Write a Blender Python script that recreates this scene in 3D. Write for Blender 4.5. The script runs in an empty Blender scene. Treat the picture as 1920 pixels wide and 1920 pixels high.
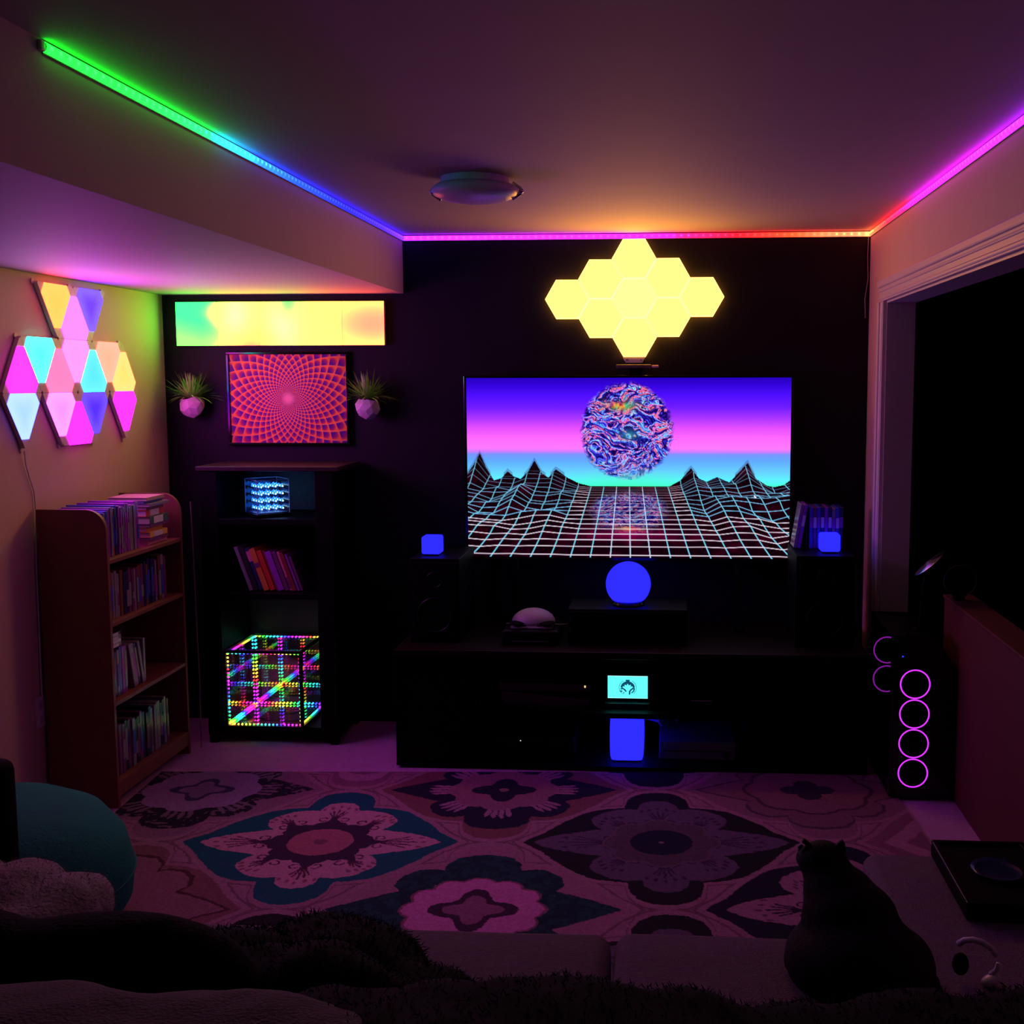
import bpy, bmesh, math, random
import numpy as np
from mathutils import Vector, Matrix

random.seed(7)
RNG = np.random.default_rng(11)
S = bpy.context.scene
COL = S.collection

# ------------------------------------------------------------------ camera
# 38.6 mm lens, picture cropped off-centre (lens shift), 5.7 deg down, 3.5 deg to the side
cam_d = bpy.data.cameras.new('camera')
cam_d.sensor_width = 36.0
cam_d.sensor_fit = 'HORIZONTAL'
cam_d.lens = 38.593
cam_d.shift_x = -0.08984
cam_d.shift_y = -0.02083
cam_d.clip_start = 0.02
cam_d.clip_end = 60
cam = bpy.data.objects.new('camera', cam_d)
COL.objects.link(cam)
_p, _y, _r = math.radians(5.6765), math.radians(-3.5188), math.radians(-0.0728)
_f = Vector((math.sin(_y) * math.cos(_p), math.cos(_y) * math.cos(_p), -math.sin(_p)))
_rt = Vector((math.cos(_y), -math.sin(_y), 0))
_up = _rt.cross(_f)
_rt2 = math.cos(_r) * _rt + math.sin(_r) * _up
_up2 = -math.sin(_r) * _rt + math.cos(_r) * _up
M = Matrix((_rt2, _up2, -_f)).transposed().to_4x4()
M.translation = Vector((0, -5.0, 1.6))
cam.matrix_world = M
S.camera = cam

# ------------------------------------------------------------------ world, exposure
w = bpy.data.worlds.new('night')
S.world = w
w.use_nodes = True
w.node_tree.nodes['Background'].inputs[0].default_value = (0.004, 0.003, 0.008, 1)
w.node_tree.nodes['Background'].inputs[1].default_value = 1.0
S.view_settings.view_transform = 'Standard'
S.view_settings.look = 'None'
S.view_settings.exposure = 0.0
S.view_settings.gamma = 1.0
S.view_settings.use_curve_mapping = False
S.cycles.use_light_tree = False
S.cycles.max_bounces = 9
S.cycles.diffuse_bounces = 3
S.cycles.glossy_bounces = 8
S.cycles.transparent_max_bounces = 16
S.cycles.sample_clamp_indirect = 4.0

# strength of the saturated colour channels of each kind of lamp (the photograph clips them)
HEX_R, HEX_G, HEX_B = 10.0, 3.8, 0.28
K_RECT, K_KITE, K_LED, K_TV, K_BLUE = 8.0, 16.0, 7.0, 1.5, 3.0

# ------------------------------------------------------------------ helpers
WL = {}

def lin(c):
    c = np.asarray(c, float) / 255.0
    return np.where(c <= 0.04045, c / 12.92, ((c + 0.055) / 1.055) ** 2.4)

def glow(c, k):
    """display colour of a lit surface -> radiance; channels that clip in the picture are k times stronger"""
    l = lin(c)
    return np.where(np.asarray(c, float) >= 250, k, l)

def glow_soft(c, k, lo=215.0):
    """like glow, with a smooth passage into the clipped range (colour gradients)"""
    c = np.asarray(c, float)
    f = np.clip((c - lo) / (252.0 - lo), 0, 1)
    return lin(c) * (1 + (k - 1) * f * f * (3 - 2 * f))

MATS = {}

def mat(name, col, rough=0.6, metal=0.0, bump=0.0, bscale=80.0, var=0.0, vscale=6.0, spec=0.5, coat=0.0):
    if name in MATS:
        return MATS[name]
    m = bpy.data.materials.new(name)
    m.use_nodes = True
    nt = m.node_tree
    b = nt.nodes['Principled BSDF']
    b.inputs['Base Color'].default_value = (*col, 1)
    b.inputs['Roughness'].default_value = rough
    b.inputs['Metallic'].default_value = metal
    b.inputs['Specular IOR Level'].default_value = spec
    b.inputs['Coat Weight'].default_value = coat
    tc = nt.nodes.new('ShaderNodeTexCoord')
    if var > 0:
        n = nt.nodes.new('ShaderNodeTexNoise')
        n.inputs['Scale'].default_value = vscale
        n.inputs['Detail'].default_value = 5
        nt.links.new(tc.outputs['Object'], n.inputs['Vector'])
        mx = nt.nodes.new('ShaderNodeMix')
        mx.data_type = 'RGBA'
        mx.inputs[6].default_value = (*[max(0, c * (1 - var)) for c in col], 1)
        mx.inputs[7].default_value = (*[min(1, c * (1 + var)) for c in col], 1)
        nt.links.new(n.outputs['Fac'], mx.inputs[0])
        nt.links.new(mx.outputs[2], b.inputs['Base Color'])
    if bump > 0:
        n = nt.nodes.new('ShaderNodeTexNoise')
        n.inputs['Scale'].default_value = bscale
        n.inputs['Detail'].default_value = 4
        nt.links.new(tc.outputs['Object'], n.inputs['Vector'])
        bp = nt.nodes.new('ShaderNodeBump')
        bp.inputs['Strength'].default_value = bump
        bp.inputs['Distance'].default_value = 0.01
        nt.links.new(n.outputs['Fac'], bp.inputs['Height'])
        nt.links.new(bp.outputs['Normal'], b.inputs['Normal'])
    MATS[name] = m
    return m

def emat(name, rgb):
    if name in MATS:
        return MATS[name]
    m = bpy.data.materials.new(name)
    m.use_nodes = True
    nt = m.node_tree
    nt.nodes.remove(nt.nodes['Principled BSDF'])
    e = nt.nodes.new('ShaderNodeEmission')
    e.inputs[0].default_value = (*[float(v) for v in rgb], 1)
    e.inputs[1].default_value = 1.0
    nt.links.new(e.outputs[0], nt.nodes['Material Output'].inputs[0])
    MATS[name] = m
    return m

def emat_attr(name, sampling=True, gloss=0.0):
    """emission that follows the mesh colour attribute 'tint' (a lit panel or a screen)"""
    if name in MATS:
        return MATS[name]
    m = bpy.data.materials.new(name)
    m.use_nodes = True
    nt = m.node_tree
    nt.nodes.remove(nt.nodes['Principled BSDF'])
    a = nt.nodes.new('ShaderNodeAttribute')
    a.attribute_name = 'tint'
    e = nt.nodes.new('ShaderNodeEmission')
    nt.links.new(a.outputs['Color'], e.inputs[0])
    nt.links.new(e.outputs[0], nt.nodes['Material Output'].inputs[0])
    if not sampling:
        m.cycles.emission_sampling = 'NONE'
    MATS[name] = m
    return m

def dmat_attr(name, rough=0.9, bump=0.0, bscale=300):
    if name in MATS:
        return MATS[name]
    m = mat(name, (0.5, 0.5, 0.5), rough, bump=bump, bscale=bscale, spec=0.2)
    nt = m.node_tree
    a = nt.nodes.new('ShaderNodeAttribute')
    a.attribute_name = 'tint'
    nt.links.new(a.outputs['Color'], nt.nodes['Principled BSDF'].inputs['Base Color'])
    return m

def tagged(o, label=None, cat=None, group=None, kind=None):
    if label: o['label'] = label
    if cat: o['category'] = cat
    if group: o['group'] = group
    if kind: o['kind'] = kind
    return o

def thing(name, loc, label, cat, group=None, rot=None):
    o = bpy.data.objects.new(name, None)
    o.empty_display_size = 0.05
    COL.objects.link(o)
    o.location = loc
    if rot: o.rotation_euler = rot
    WL[o.name] = Vector(loc)
    return tagged(o, label, cat, group)

class G:
    """geometry collector; world coordinates unless the parent is rotated (then local, see add(local=True))"""
    def __init__(s):
        s.bm = bmesh.new()
    def box(s, x0, x1, y0, y1, z0, z1, r=0.0, seg=2, mtx=None):
        m = Matrix.Translation(((x0 + x1) / 2, (y0 + y1) / 2, (z0 + z1) / 2)) @ Matrix.Diagonal((abs(x1 - x0), abs(y1 - y0), abs(z1 - z0), 1))
        v = bmesh.ops.create_cube(s.bm, size=1.0, matrix=m)['verts']
        if r > 0:
            e = list({ed for vv in v for ed in vv.link_edges})
            res = bmesh.ops.bevel(s.bm, geom=e, offset=r, segments=seg, affect='EDGES', profile=0.5, clamp_overlap=True)
            v = list({vv for f in res['faces'] for vv in f.verts} | {vv for vv in v if vv.is_valid})
        if mtx is not None:
            bmesh.ops.transform(s.bm, matrix=mtx, verts=[vv for vv in v if vv.is_valid])
        return s
    def cyl(s, c, r, h, axis='Z', n=24, r2=None, rot=None):
        R = {'Z': Matrix(), 'X': Matrix.Rotation(math.pi / 2, 4, 'Y'), 'Y': Matrix.Rotation(-math.pi / 2, 4, 'X')}[axis]
        if rot is not None: R = rot
        bmesh.ops.create_cone(s.bm, cap_ends=True, segments=n, radius1=r, radius2=r if r2 is None else r2, depth=h, matrix=Matrix.Translation(c) @ R)
        return s
    def ball(s, c, rx, ry=None, rz=None, u=20, v=12, rot=None):
        ry = rx if ry is None else ry
        rz = rx if rz is None else rz
        m = Matrix.Translation(c)
        if rot is not None: m = m @ rot
        bmesh.ops.create_uvsphere(s.bm, u_segments=u, v_segments=v, radius=1.0, matrix=m @ Matrix.Diagonal((rx, ry, rz, 1)))
        return s
    def tube(s, pts, r, n=8, taper=None):
        pts = [Vector(p) for p in pts]
        rings = []
        for i, p in enumerate(pts):
            t = (pts[min(i + 1, len(pts) - 1)] - pts[max(i - 1, 0)]).normalized()
            a = t.cross(Vector((0.137, 0.211, 0.967)))
            if a.length < 1e-4: a = t.cross(Vector((1, 0, 0)))
            a.normalize()
            b = t.cross(a)
            rr = r if taper is None else taper[i]
            rings.append([s.bm.verts.new(p + rr * (math.cos(k * 2 * math.pi / n) * a + math.sin(k * 2 * math.pi / n) * b)) for k in range(n)])
        for i in range(len(rings) - 1):
            for k in range(n):
                s.bm.faces.new((rings[i][k], rings[i][(k + 1) % n], rings[i + 1][(k + 1) % n], rings[i + 1][k]))
        s.bm.faces.new(rings[0][::-1]); s.bm.faces.new(rings[-1])
        return s
    def ring(s, c, R, r, axis='Y', n=40, m=10, a0=0.0, a1=2 * math.pi):
        pts = []
        closed = abs(a1 - a0 - 2 * math.pi) < 1e-6
        k = n if closed else n + 1
        rings = []
        for i in range(k):
            a = a0 + (a1 - a0) * i / n
            row = []
            for j in range(m):
                b = 2 * math.pi * j / m
                q = (R + r * math.cos(b))
                if axis == 'Y': p = Vector((q * math.cos(a), r * math.sin(b), q * math.sin(a)))
                elif axis == 'X': p = Vector((r * math.sin(b), q * math.cos(a), q * math.sin(a)))
                else: p = Vector((q * math.cos(a), q * math.sin(a), r * math.sin(b)))
                row.append(s.bm.verts.new(Vector(c) + p))
            rings.append(row)
        for i in range(n if closed else n):
            i2 = (i + 1) % k
            for j in range(m):
                s.bm.faces.new((rings[i][j], rings[i2][j], rings[i2][(j + 1) % m], rings[i][(j + 1) % m]))
        return s
    def prism(s, poly, off):
        a = [s.bm.verts.new(Vector(p)) for p in poly]
        b = [s.bm.verts.new(Vector(p) + Vector(off)) for p in poly]
        s.bm.faces.new(a[::-1]); s.bm.faces.new(b)
        n = len(poly)
        for i in range(n):
            s.bm.faces.new((a[i], a[(i + 1) % n], b[(i + 1) % n], b[i]))
        return s
    def lathe(s, c, prof, n=32):
        rings = []
        for r, z in prof:
            rings.append([s.bm.verts.new(Vector(c) + Vector((r * math.cos(2 * math.pi * k / n), r * math.sin(2 * math.pi * k / n), z))) for k in range(n)])
        for i in range(len(rings) - 1):
            for k in range(n):
                s.bm.faces.new((rings[i][k], rings[i][(k + 1) % n], rings[i + 1][(k + 1) % n], rings[i + 1][k]))
        s.bm.faces.new(rings[0][::-1]); s.bm.faces.new(rings[-1])
        return s
    def add(s, name, m, parent=None, smooth=False, local=False, base=False):
        bm = s.bm
        bmesh.ops.recalc_face_normals(bm, faces=bm.faces)
        co = np.array([v.co[:] for v in bm.verts])
        lo, hi = co.min(0), co.max(0)
        org = Vector((lo + hi) / 2)
        if base: org.z = lo[2]
        bmesh.ops.translate(bm, vec=-org, verts=bm.verts)
        if smooth:
            for f in bm.faces: f.smooth = True
        me = bpy.data.meshes.new(name)
        bm.to_mesh(me); bm.free()
        me.materials.append(m)
        o = bpy.data.objects.new(name, me)
        COL.objects.link(o)
        if smooth:
            for e in me.edges: pass
        if parent is not None:
            o.parent = parent
            o.location = org if local else org - WL[parent.name]
            WL[o.name] = org if not local else WL[parent.name] + org
        else:
            o.location = org
            WL[o.name] = org
        return o

def grid_mesh(name, P, colors, m, parent=None, kind=None):
    """P: (rows, cols, 3) world points, colors: (rows, cols, 3) -> one mesh with a colour attribute"""
    r, c = P.shape[:2]
    org = P.reshape(-1, 3).mean(0)
    V = (P.reshape(-1, 3) - org).astype(np.float32)
    idx = np.arange(r * c).reshape(r, c)
    F = np.stack([idx[:-1, :-1], idx[:-1, 1:], idx[1:, 1:], idx[1:, :-1]], -1).reshape(-1, 4)
    me = bpy.data.meshes.new(name)
    me.vertices.add(len(V)); me.vertices.foreach_set('co', V.ravel())
    me.loops.add(F.size); me.loops.foreach_set('vertex_index', F.ravel().astype(np.int32))
    me.polygons.add(len(F))
    me.polygons.foreach_set('loop_start', (np.arange(len(F)) * 4).astype(np.int32))
    me.update(calc_edges=True)
    if colors is not None:
        a = me.color_attributes.new('tint', 'FLOAT_COLOR', 'POINT')
        cc = np.ones((len(V), 4), np.float32); cc[:, :3] = colors.reshape(-1, 3)
        a.data.foreach_set('color', cc.ravel())
    me.materials.append(m)
    o = bpy.data.objects.new(name, me)
    COL.objects.link(o)
    org = Vector(org)
    if parent is not None:
        o.parent = parent; o.location = org - WL[parent.name]
    else:
        o.location = org
    WL[o.name] = org
    return o

def set_tint(o, colors):
    a = o.data.color_attributes.new('tint', 'FLOAT_COLOR', 'POINT')
    cc = np.ones((len(o.data.vertices), 4), np.float32); cc[:, :3] = colors
    a.data.foreach_set('color', cc.ravel())

def vnoise(x, y, seed=0):
    """smooth value noise in 2-D"""
    xi = np.floor(x).astype(np.int64); yi = np.floor(y).astype(np.int64)
    fx = x - xi; fy = y - yi
    fx = fx * fx * (3 - 2 * fx); fy = fy * fy * (3 - 2 * fy)
    def h(a, b):
        n = (a * 374761393 + b * 668265263 + seed * 982451653) & 0x7fffffff
        n = ((n ^ (n >> 13)) * 1274126177) & 0x7fffffff
        return ((n ^ (n >> 16)) & 0xffff) / 65535.0
    return (h(xi, yi) * (1 - fx) + h(xi + 1, yi) * fx) * (1 - fy) + (h(xi, yi + 1) * (1 - fx) + h(xi + 1, yi + 1) * fx) * fy

def fbm(x, y, o=4, seed=0):
    t = 0; a = 0.5; n = 0
    for i in range(o):
        t = t + a * vnoise(x * 2 ** i, y * 2 ** i, seed + i); n += a; a *= 0.5
    return t / n

def ramp(v, stops):
    xs = [s[0] for s in stops]; cs = np.array([s[1] for s in stops], float)
    return np.stack([np.interp(v, xs, cs[:, i]) for i in range(3)], -1)

ORD = ['first', 'second', 'third', 'fourth', 'fifth', 'sixth', 'seventh', 'eighth', 'ninth', 'tenth', 'eleventh', 'twelfth', 'thirteenth',
       'fourteenth', 'fifteenth', 'sixteenth', 'seventeenth', 'eighteenth', 'nineteenth', 'twentieth', 'twenty-first', 'twenty-second', 'twenty-third', 'twenty-fourth']

# common materials
BLACK = mat('black_lacquer', (0.0016, 0.0016, 0.0020), 0.5, var=0.3, spec=0.10)
BLACKP = mat('black_plastic', (0.003, 0.003, 0.004), 0.35, spec=0.2)
BLACKM = mat('black_matte', (0.0016, 0.0016, 0.002), 0.85, bump=0.1, spec=0.08)
GLOSSB = mat('black_gloss', (0.003, 0.003, 0.004), 0.12, spec=0.35)
WHITEP = mat('white_plastic', (0.72, 0.70, 0.70), 0.4)
METAL = mat('brushed_metal', (0.6, 0.6, 0.62), 0.22, metal=1.0)

# ================================================================== the room
CEIL = mat('ceiling_paint', (0.45, 0.38, 0.40), 0.75, bump=0.05, bscale=200, var=0.05)
TAN = mat('tan_wall_paint', (0.62, 0.46, 0.34), 0.7, bump=0.05, bscale=220, var=0.05)
SOFF = mat('soffit_paint', (0.42, 0.31, 0.35), 0.72, bump=0.05, bscale=220, var=0.05)
NAVY = mat('dark_navy_wall_paint', (0.0055, 0.0052, 0.0095), 0.6, bump=0.08, bscale=220, var=0.15, spec=0.2)
CARPET = mat('magenta_lit_carpet', (0.60, 0.29, 0.60), 0.95, bump=0.8, bscale=350, var=0.18, vscale=30, spec=0.1)  # beige carpet with the room's magenta light tinted into its base colour
TRIMW = mat('white_trim_paint', (0.62, 0.55, 0.55), 0.4)
HALL = mat('unlit_wall_black', (0.010, 0.009, 0.012), 0.8, var=0.2)  # darkness of the unlit hall put into the colour; also cuts rear-wall bounce
RUST = mat('rust_brown_paint', (0.075, 0.0065, 0.006), 0.75, bump=0.1, var=0.2)

def struct(name, g, m, parent=None):
    o = g.add(name, m, parent)
    if parent is None: o['kind'] = 'structure'
    return o

LX, RX, CZ, SZ, SX, YB = -2.353, 0.875, 2.262, 2.0, -1.222, -8.5
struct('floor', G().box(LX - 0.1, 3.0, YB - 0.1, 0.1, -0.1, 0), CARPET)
struct('ceiling', G().box(SX, RX + 0.12, YB, 0.0, CZ, CZ + 0.1), CEIL)
struct('ceiling_soffit', G().box(LX - 0.1, SX, YB, 0.0, SZ, CZ + 0.1), SOFF)
struct('wall_left', G().box(LX - 0.1, LX, YB, 0.0, 0, SZ), TAN)
struct('wall_back', G().box(LX - 0.1, RX + 0.12, 0.0, 0.1, 0, CZ + 0.1), NAVY)
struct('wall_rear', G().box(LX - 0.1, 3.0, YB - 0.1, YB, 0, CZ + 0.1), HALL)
OY0, OY1, OZ = -0.40, -2.75, 1.93     # wide cased opening in the right wall
struct('wall_right', G().box(RX, RX + 0.115, OY0, 0.0, 0, CZ).box(RX, RX + 0.115, OY1, OY0, OZ, CZ).box(RX, RX + 0.115, YB, OY1, 0, CZ), TAN)
# casing: stepped moulding, uprights and head
def casing(name, ya, yb, za, zb, head=False):
    g = G()
    if not head:
        wd = ya - yb
        g.box(RX - 0.016, RX, yb, ya, za, zb, 0.003)
        g.box(RX - 0.024, RX, ya - 0.028, ya, za, zb, 0.006)
        g.box(RX - 0.020, RX, yb + 0.006, yb + 0.020, za, zb, 0.005)
    else:
        g.box(RX - 0.016, RX, yb, ya, za, zb, 0.003)
        g.box(RX - 0.026, RX, yb, ya, zb - 0.030, zb, 0.006)
        g.box(RX - 0.020, RX, yb, ya, za + 0.006, za + 0.022, 0.005)
        g.box(RX - 0.021, RX, yb, ya, zb - 0.048, zb - 0.038, 0.004)
    return struct(name, g, TRIMW)
casing('trim_1', OY0 + 0.082, OY0 - 0.004, 0.0, OZ - 0.004)
casing('trim_2', OY0 + 0.082, OY1 - 0.082, OZ - 0.004, OZ + 0.082, head=True)
casing('trim_3', OY1 + 0.004, OY1 - 0.082, 0.0, OZ - 0.004)
struct('trim_4', G().box(RX, RX + 0.115, OY0 - 0.012, OY0, 0, OZ).box(RX, RX + 0.115, OY1, OY0 - 0.012, OZ - 0.012, OZ).box(RX, RX + 0.115, OY1, OY1 + 0.012, 0, OZ - 0.012), TRIMW)
# dark hall beyond the opening, with a low rust-brown half wall
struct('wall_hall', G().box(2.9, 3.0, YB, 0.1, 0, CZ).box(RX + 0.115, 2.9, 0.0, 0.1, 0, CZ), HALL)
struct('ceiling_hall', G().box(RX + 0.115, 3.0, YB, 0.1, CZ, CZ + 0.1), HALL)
struct('wall_half', G().box(1.086, 1.19, -4.2, -0.63, 0, 0.745), RUST)
struct('trim_5', G().box(1.08, 1.196, -4.2, -0.625, 0.745, 0.757, 0.003), RUST)
struct('baseboard_left', G().box(LX, LX + 0.012, -6.3, -0.012, 0, 0.09, 0.003), TRIMW)
struct('baseboard_back', G().box(LX, RX, -0.012, 0, 0, 0.09, 0.003), NAVY)
# outlet on the left wall
o = G().box(LX, LX + 0.006, -1.165, -1.09, 0.315, 0.43, 0.002).add('wall_outlet', WHITEP)
tagged(o, 'pale plastic wall outlet plate low on the left wall beside the wooden bookcase', 'outlet')
op = o
for dz in (0.345, 0.40):
    G().box(LX + 0.006, LX + 0.008, -1.143, -1.112, dz - 0.014, dz + 0.014, 0.0008).add('socket', mat('socket_grey', (0.5, 0.5, 0.5), 0.5), op)

# ================================================================== LED strips under the ceiling
STRIP = emat_attr('led_strip_glow')
DOT = emat_attr('led_dot_glow', sampling=False)
TAPE = mat('strip_backing', (0.02, 0.02, 0.03), 0.6)

def led_strip(name, a, b, nrm, stops, label, pitch=0.0325, hz=0.0105, depth=0.009):
    """a, b: ends along the wall top; nrm: direction the strip faces; stops: (position 0..1, display colour)"""
    a, b, nrm = Vector(a), Vector(b), Vector(nrm)
    d = b - a
    L = d.length; d.normalize()
    t = thing(name, tuple(a), label, 'light strip', 'LED strips under the ceiling')
    g = G()
    m = Matrix((d, nrm, Vector((0, 0, 1)))).transposed().to_4x4(); m.translation = a
    g.box(0, L, 0, 0.003, -hz - 0.003, hz + 0.003, mtx=m)
    g.add('backing', TAPE, t)
    n = int(L / pitch)
    # glowing sleeve: a half-round tube, a few rings for each diode
    ns = n * 4 + 1; k = 7
    s = np.linspace(0, 1, ns)
    ang = np.linspace(-math.pi / 2, math.pi / 2, k)
    P = np.zeros((ns, k, 3)); C = np.zeros((ns, k, 3))
    base = np.array(a)[None] + s[:, None] * L * np.array(d)[None]
    for j, an in enumerate(ang):
        P[:, j] = base + np.array(nrm) * (0.003 + depth * math.cos(an)) + np.array([0, 0, 1]) * hz * math.sin(an)
    disp = ramp(s, stops)
    hot = glow_soft(disp, K_LED, 195.0)
    ph = 0.5 + 0.5 * np.cos(2 * math.pi * (s * n - 0.5))
    C[:] = (hot * (0.72 + 0.28 * ph)[:, None])[:, None, :]
    sl = grid_mesh('glow_sleeve', P, C, STRIP, t)
    # one diode for each pitch
    proto = None
    for i in range(n):
        f = (i + 0.5) / n
        p = a + d * (L * f) + nrm * (0.003 + depth * 0.98)
        dc = ramp(np.array([f]), stops)[0]
        key = 'led_dot_%d' % int(f * 24)
        mm = emat(t.name + key, glow_soft(np.clip(dc + 28, 0, 255), K_LED, 195.0))
        if proto is None:
            g = G(); mt = Matrix((d, nrm, Vector((0, 0, 1)))).transposed().to_4x4()
            g.box(-0.004, 0.004, -0.0015, 0.0015, -0.0035, 0.0035, 0.001, 1, mtx=mt)
            o = g.add('led', mm, t); proto = o
        else:
            o = proto.copy(); COL.objects.link(o); o.parent = t
        o.location = p - WL[t.name]
        if o is not proto:
            pass
        o.material_slots[0].link = 'OBJECT'
        o.material_slots[0].material = mm
    # clear end plug
    G().box(-0.016, 0.0, 0, 0.009, -hz, hz, 0.003, 2, mtx=m).add('end_plug', mat('clear_silicone', (0.5, 0.55, 0.5), 0.3), t)
    return t

YL0 = -2.87
led_strip('led_strip', (SX + 0.0, YL0, 2.247), (SX + 0.0, -0.004, 2.247), (1, 0, 0),
    [(0, (62, 255, 105)), (0.11, (62, 255, 110)), (0.195, (66, 255, 140)), (0.26, (70, 255, 190)), (0.30, (85, 245, 255)), (0.405, (75, 190, 255)),
     (0.50, (60, 120, 255)), (0.69, (62, 60, 255)), (0.87, (110, 60, 255)), (1, (190, 70, 255))],
    'LED strip fading from green through cyan to blue along the soffit')
led_strip('led_strip', (SX + 0.006, 0.0, 2.247), (RX - 0.004, 0.0, 2.247), (0, -1, 0),
    [(0, (215, 75, 255)), (0.23, (232, 72, 255)), (0.45, (248, 65, 250)), (0.58, (255, 55, 215)), (0.65, (255, 48, 150)), (0.72, (255, 45, 70)), (0.83, (255, 110, 60)), (0.90, (255, 180, 110)), (1, (255, 208, 150))],
    'LED strip fading from violet to red and peach above the dark back wall')
led_strip('led_strip', (RX, -0.004, 2.247), (RX, -3.2, 2.247), (-1, 0, 0),
    [(0, (255, 205, 140)), (0.05, (255, 160, 95)), (0.13, (255, 75, 110)), (0.22, (255, 60, 190)), (0.31, (255, 65, 250)), (0.52, (240, 75, 255)), (0.7, (215, 75, 255)), (1, (190, 70, 255))],
    'LED strip fading from orange to magenta above the cased opening')
# thin lead hanging from the strip joint in the corner
g = G().tube([(RX - 0.012, -0.012, 2.235), (RX - 0.014, -0.012, 2.15), (RX - 0.010, -0.010, 2.05), (RX - 0.022, -0.010, 1.96), (RX - 0.018, -0.010, 1.88)], 0.0018, 6)
tagged(g.add('strip_wire', mat('clear_wire', (0.35, 0.3, 0.3), 0.4)), 'thin wire hanging down the corner from the peach end of the strip', 'wire')

# ================================================================== yellow hexagon lamp on the back wall
HEXD = emat('hexagon_glow', (HEX_R, HEX_G, HEX_B))
HEXC = emat('hexagon_glow_bright', (HEX_R * 1.15, HEX_G * 1.15, 0.34))
HEXS = emat('hexagon_rim_glow', (HEX_R, HEX_G, 0.52))
hx, hz0, hs = -0.169, 1.971, 0.1005
hh = hs * math.sqrt(3)
t = thing('hexagon_wall_lamp', (hx, 0, hz0 - 1.5 * hh), 'wall lamp of nine glowing yellow hexagons above the television', 'wall lamp')
cells = [(0, 1.0), (0, 0.0), (0, -1.0), (-1.5, 0.5), (1.5, 0.5), (-1.5, -0.5), (1.5, -0.5), (-3.0, 0.0), (3.0, 0.0)]
tilt = 0.012
for (cu, cv) in cells:
    cx = hx + cu * hs + cv * hh * -0.006; cz = hz0 + cv * hh + cu * hs * tilt
    g = G()
    poly = [(cx + (hs - 0.0012) * math.cos(k * math.pi / 3), -0.006, cz + (hs - 0.0012) * math.sin(k * math.pi / 3)) for k in range(6)]
    g.prism(poly, (0, -0.026, 0))
    pnl = g.add('hexagon_panel', HEXS, t)
    # slightly domed diffuser
    g = G(); rings = []
    for q, dy in ((0.95, -0.0322), (0.925, -0.0332), (0.7, -0.0345), (0.35, -0.0352)):
        rings.append([g.bm.verts.new((cx + hs * q * math.cos(k * math.pi / 3), dy, cz + hs * q * math.sin(k * math.pi / 3))) for k in range(6)])
    for i in range(3):
        for k in range(6):
            g.bm.faces.new((rings[i][k], rings[i][(k + 1) % 6], rings[i + 1][(k + 1) % 6], rings[i + 1][k]))
    g.bm.faces.new(rings[3])
    back = [g.bm.verts.new((cx + hs * 0.95 * math.cos(k * math.pi / 3), -0.0318, cz + hs * 0.95 * math.sin(k * math.pi / 3))) for k in range(6)]
    for k in range(6):
        g.bm.faces.new((back[k], back[(k + 1) % 6], rings[0][(k + 1) % 6], rings[0][k]))
    g.bm.faces.new(back[::-1])
    g.add('diffuser', HEXC if (cu, cv) == (0, 0.0) else HEXD, pnl)
for (cu, cv) in cells:
    cx = hx + cu * hs; cz = hz0 + cv * hh + cu * hs * tilt
    G().cyl((cx, -0.003, cz), 0.03, 0.006, 'Y', 12).add('wall_mount', BLACKP, t)
zb = hz0 - 1.5 * hh
g = G().prism([(hx - 0.052, -0.008, zb - 0.002), (hx + 0.050, -0.008, zb - 0.002), (hx + 0.036, -0.008, zb - 0.026), (hx - 0.038, -0.008, zb - 0.026)], (0, -0.02, 0))
cn = g.add('connector', mat('connector_plastic', (0.45, 0.42, 0.45), 0.25), t)
for dx in (-0.034, -0.028, 0.03):
    G().cyl((hx + dx, -0.0285, zb - 0.013), 0.0028, 0.002, 'Y', 10).add('port', BLACKP, cn)
G().tube([(hx, -0.012, zb - 0.025), (hx + 0.001, -0.012, zb - 0.06), (hx, -0.012, zb - 0.14)], 0.003, 6).add('power_cable', BLACKP, t)

# ================================================================== long lamp of five square panels, yellow and green
RECT = emat_attr('square_panel_glow')
t = thing('square_panel_lamp', (-1.79, 0, 1.764), 'long wall lamp of five square panels glowing green and yellow under the soffit', 'wall lamp')
rx0, rx1, rz0, rz1 = -2.277, -1.305, 1.766, 1.966
def rect_col(u, v):          # u 0..1 along, v 0..1 from the top; radiance
    def E(col): return np.log(glow(col, K_RECT))
    c = np.zeros(u.shape + (3,)); c[:] = E((255, 255, 140))
    def blob(col, cu, cv, ru, rv, k=1.0):
        wgt = k * np.exp(-(((u - cu) / ru) ** 2 + ((v - cv) / rv) ** 2))
        c[:] = c * (1 - wgt[..., None]) + E(col) * wgt[..., None]
    blob((255, 255, 205), 0.29, 0.35, 0.07, 0.6, 0.9)
    blob((255, 255, 215), 0.52, 0.55, 0.08, 0.6, 0.9)
    blob((255, 185, 140), 0.95, 0.50, 0.30, 0.75, 1.0)
    blob((255, 205, 130), 0.36, 1.1, 0.12, 0.45, 1.0)
    blob((150, 255, 150), 0.545, -0.08, 0.055, 0.45, 1.0)
    wl = 1 / (1 + np.exp((u - 0.19 + 0.035 * np.sin(v * 6)) * 60))
    mixv = np.clip((v - 0.45) * 2.2 + np.abs(u - 0.12) * 3.0, 0, 1)[..., None]
    c[:] = c * (1 - wl[..., None]) + (E((88, 255, 180)) * (1 - mixv) + E((190, 255, 150)) * mixv) * wl[..., None]
    return np.exp(c)
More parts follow.
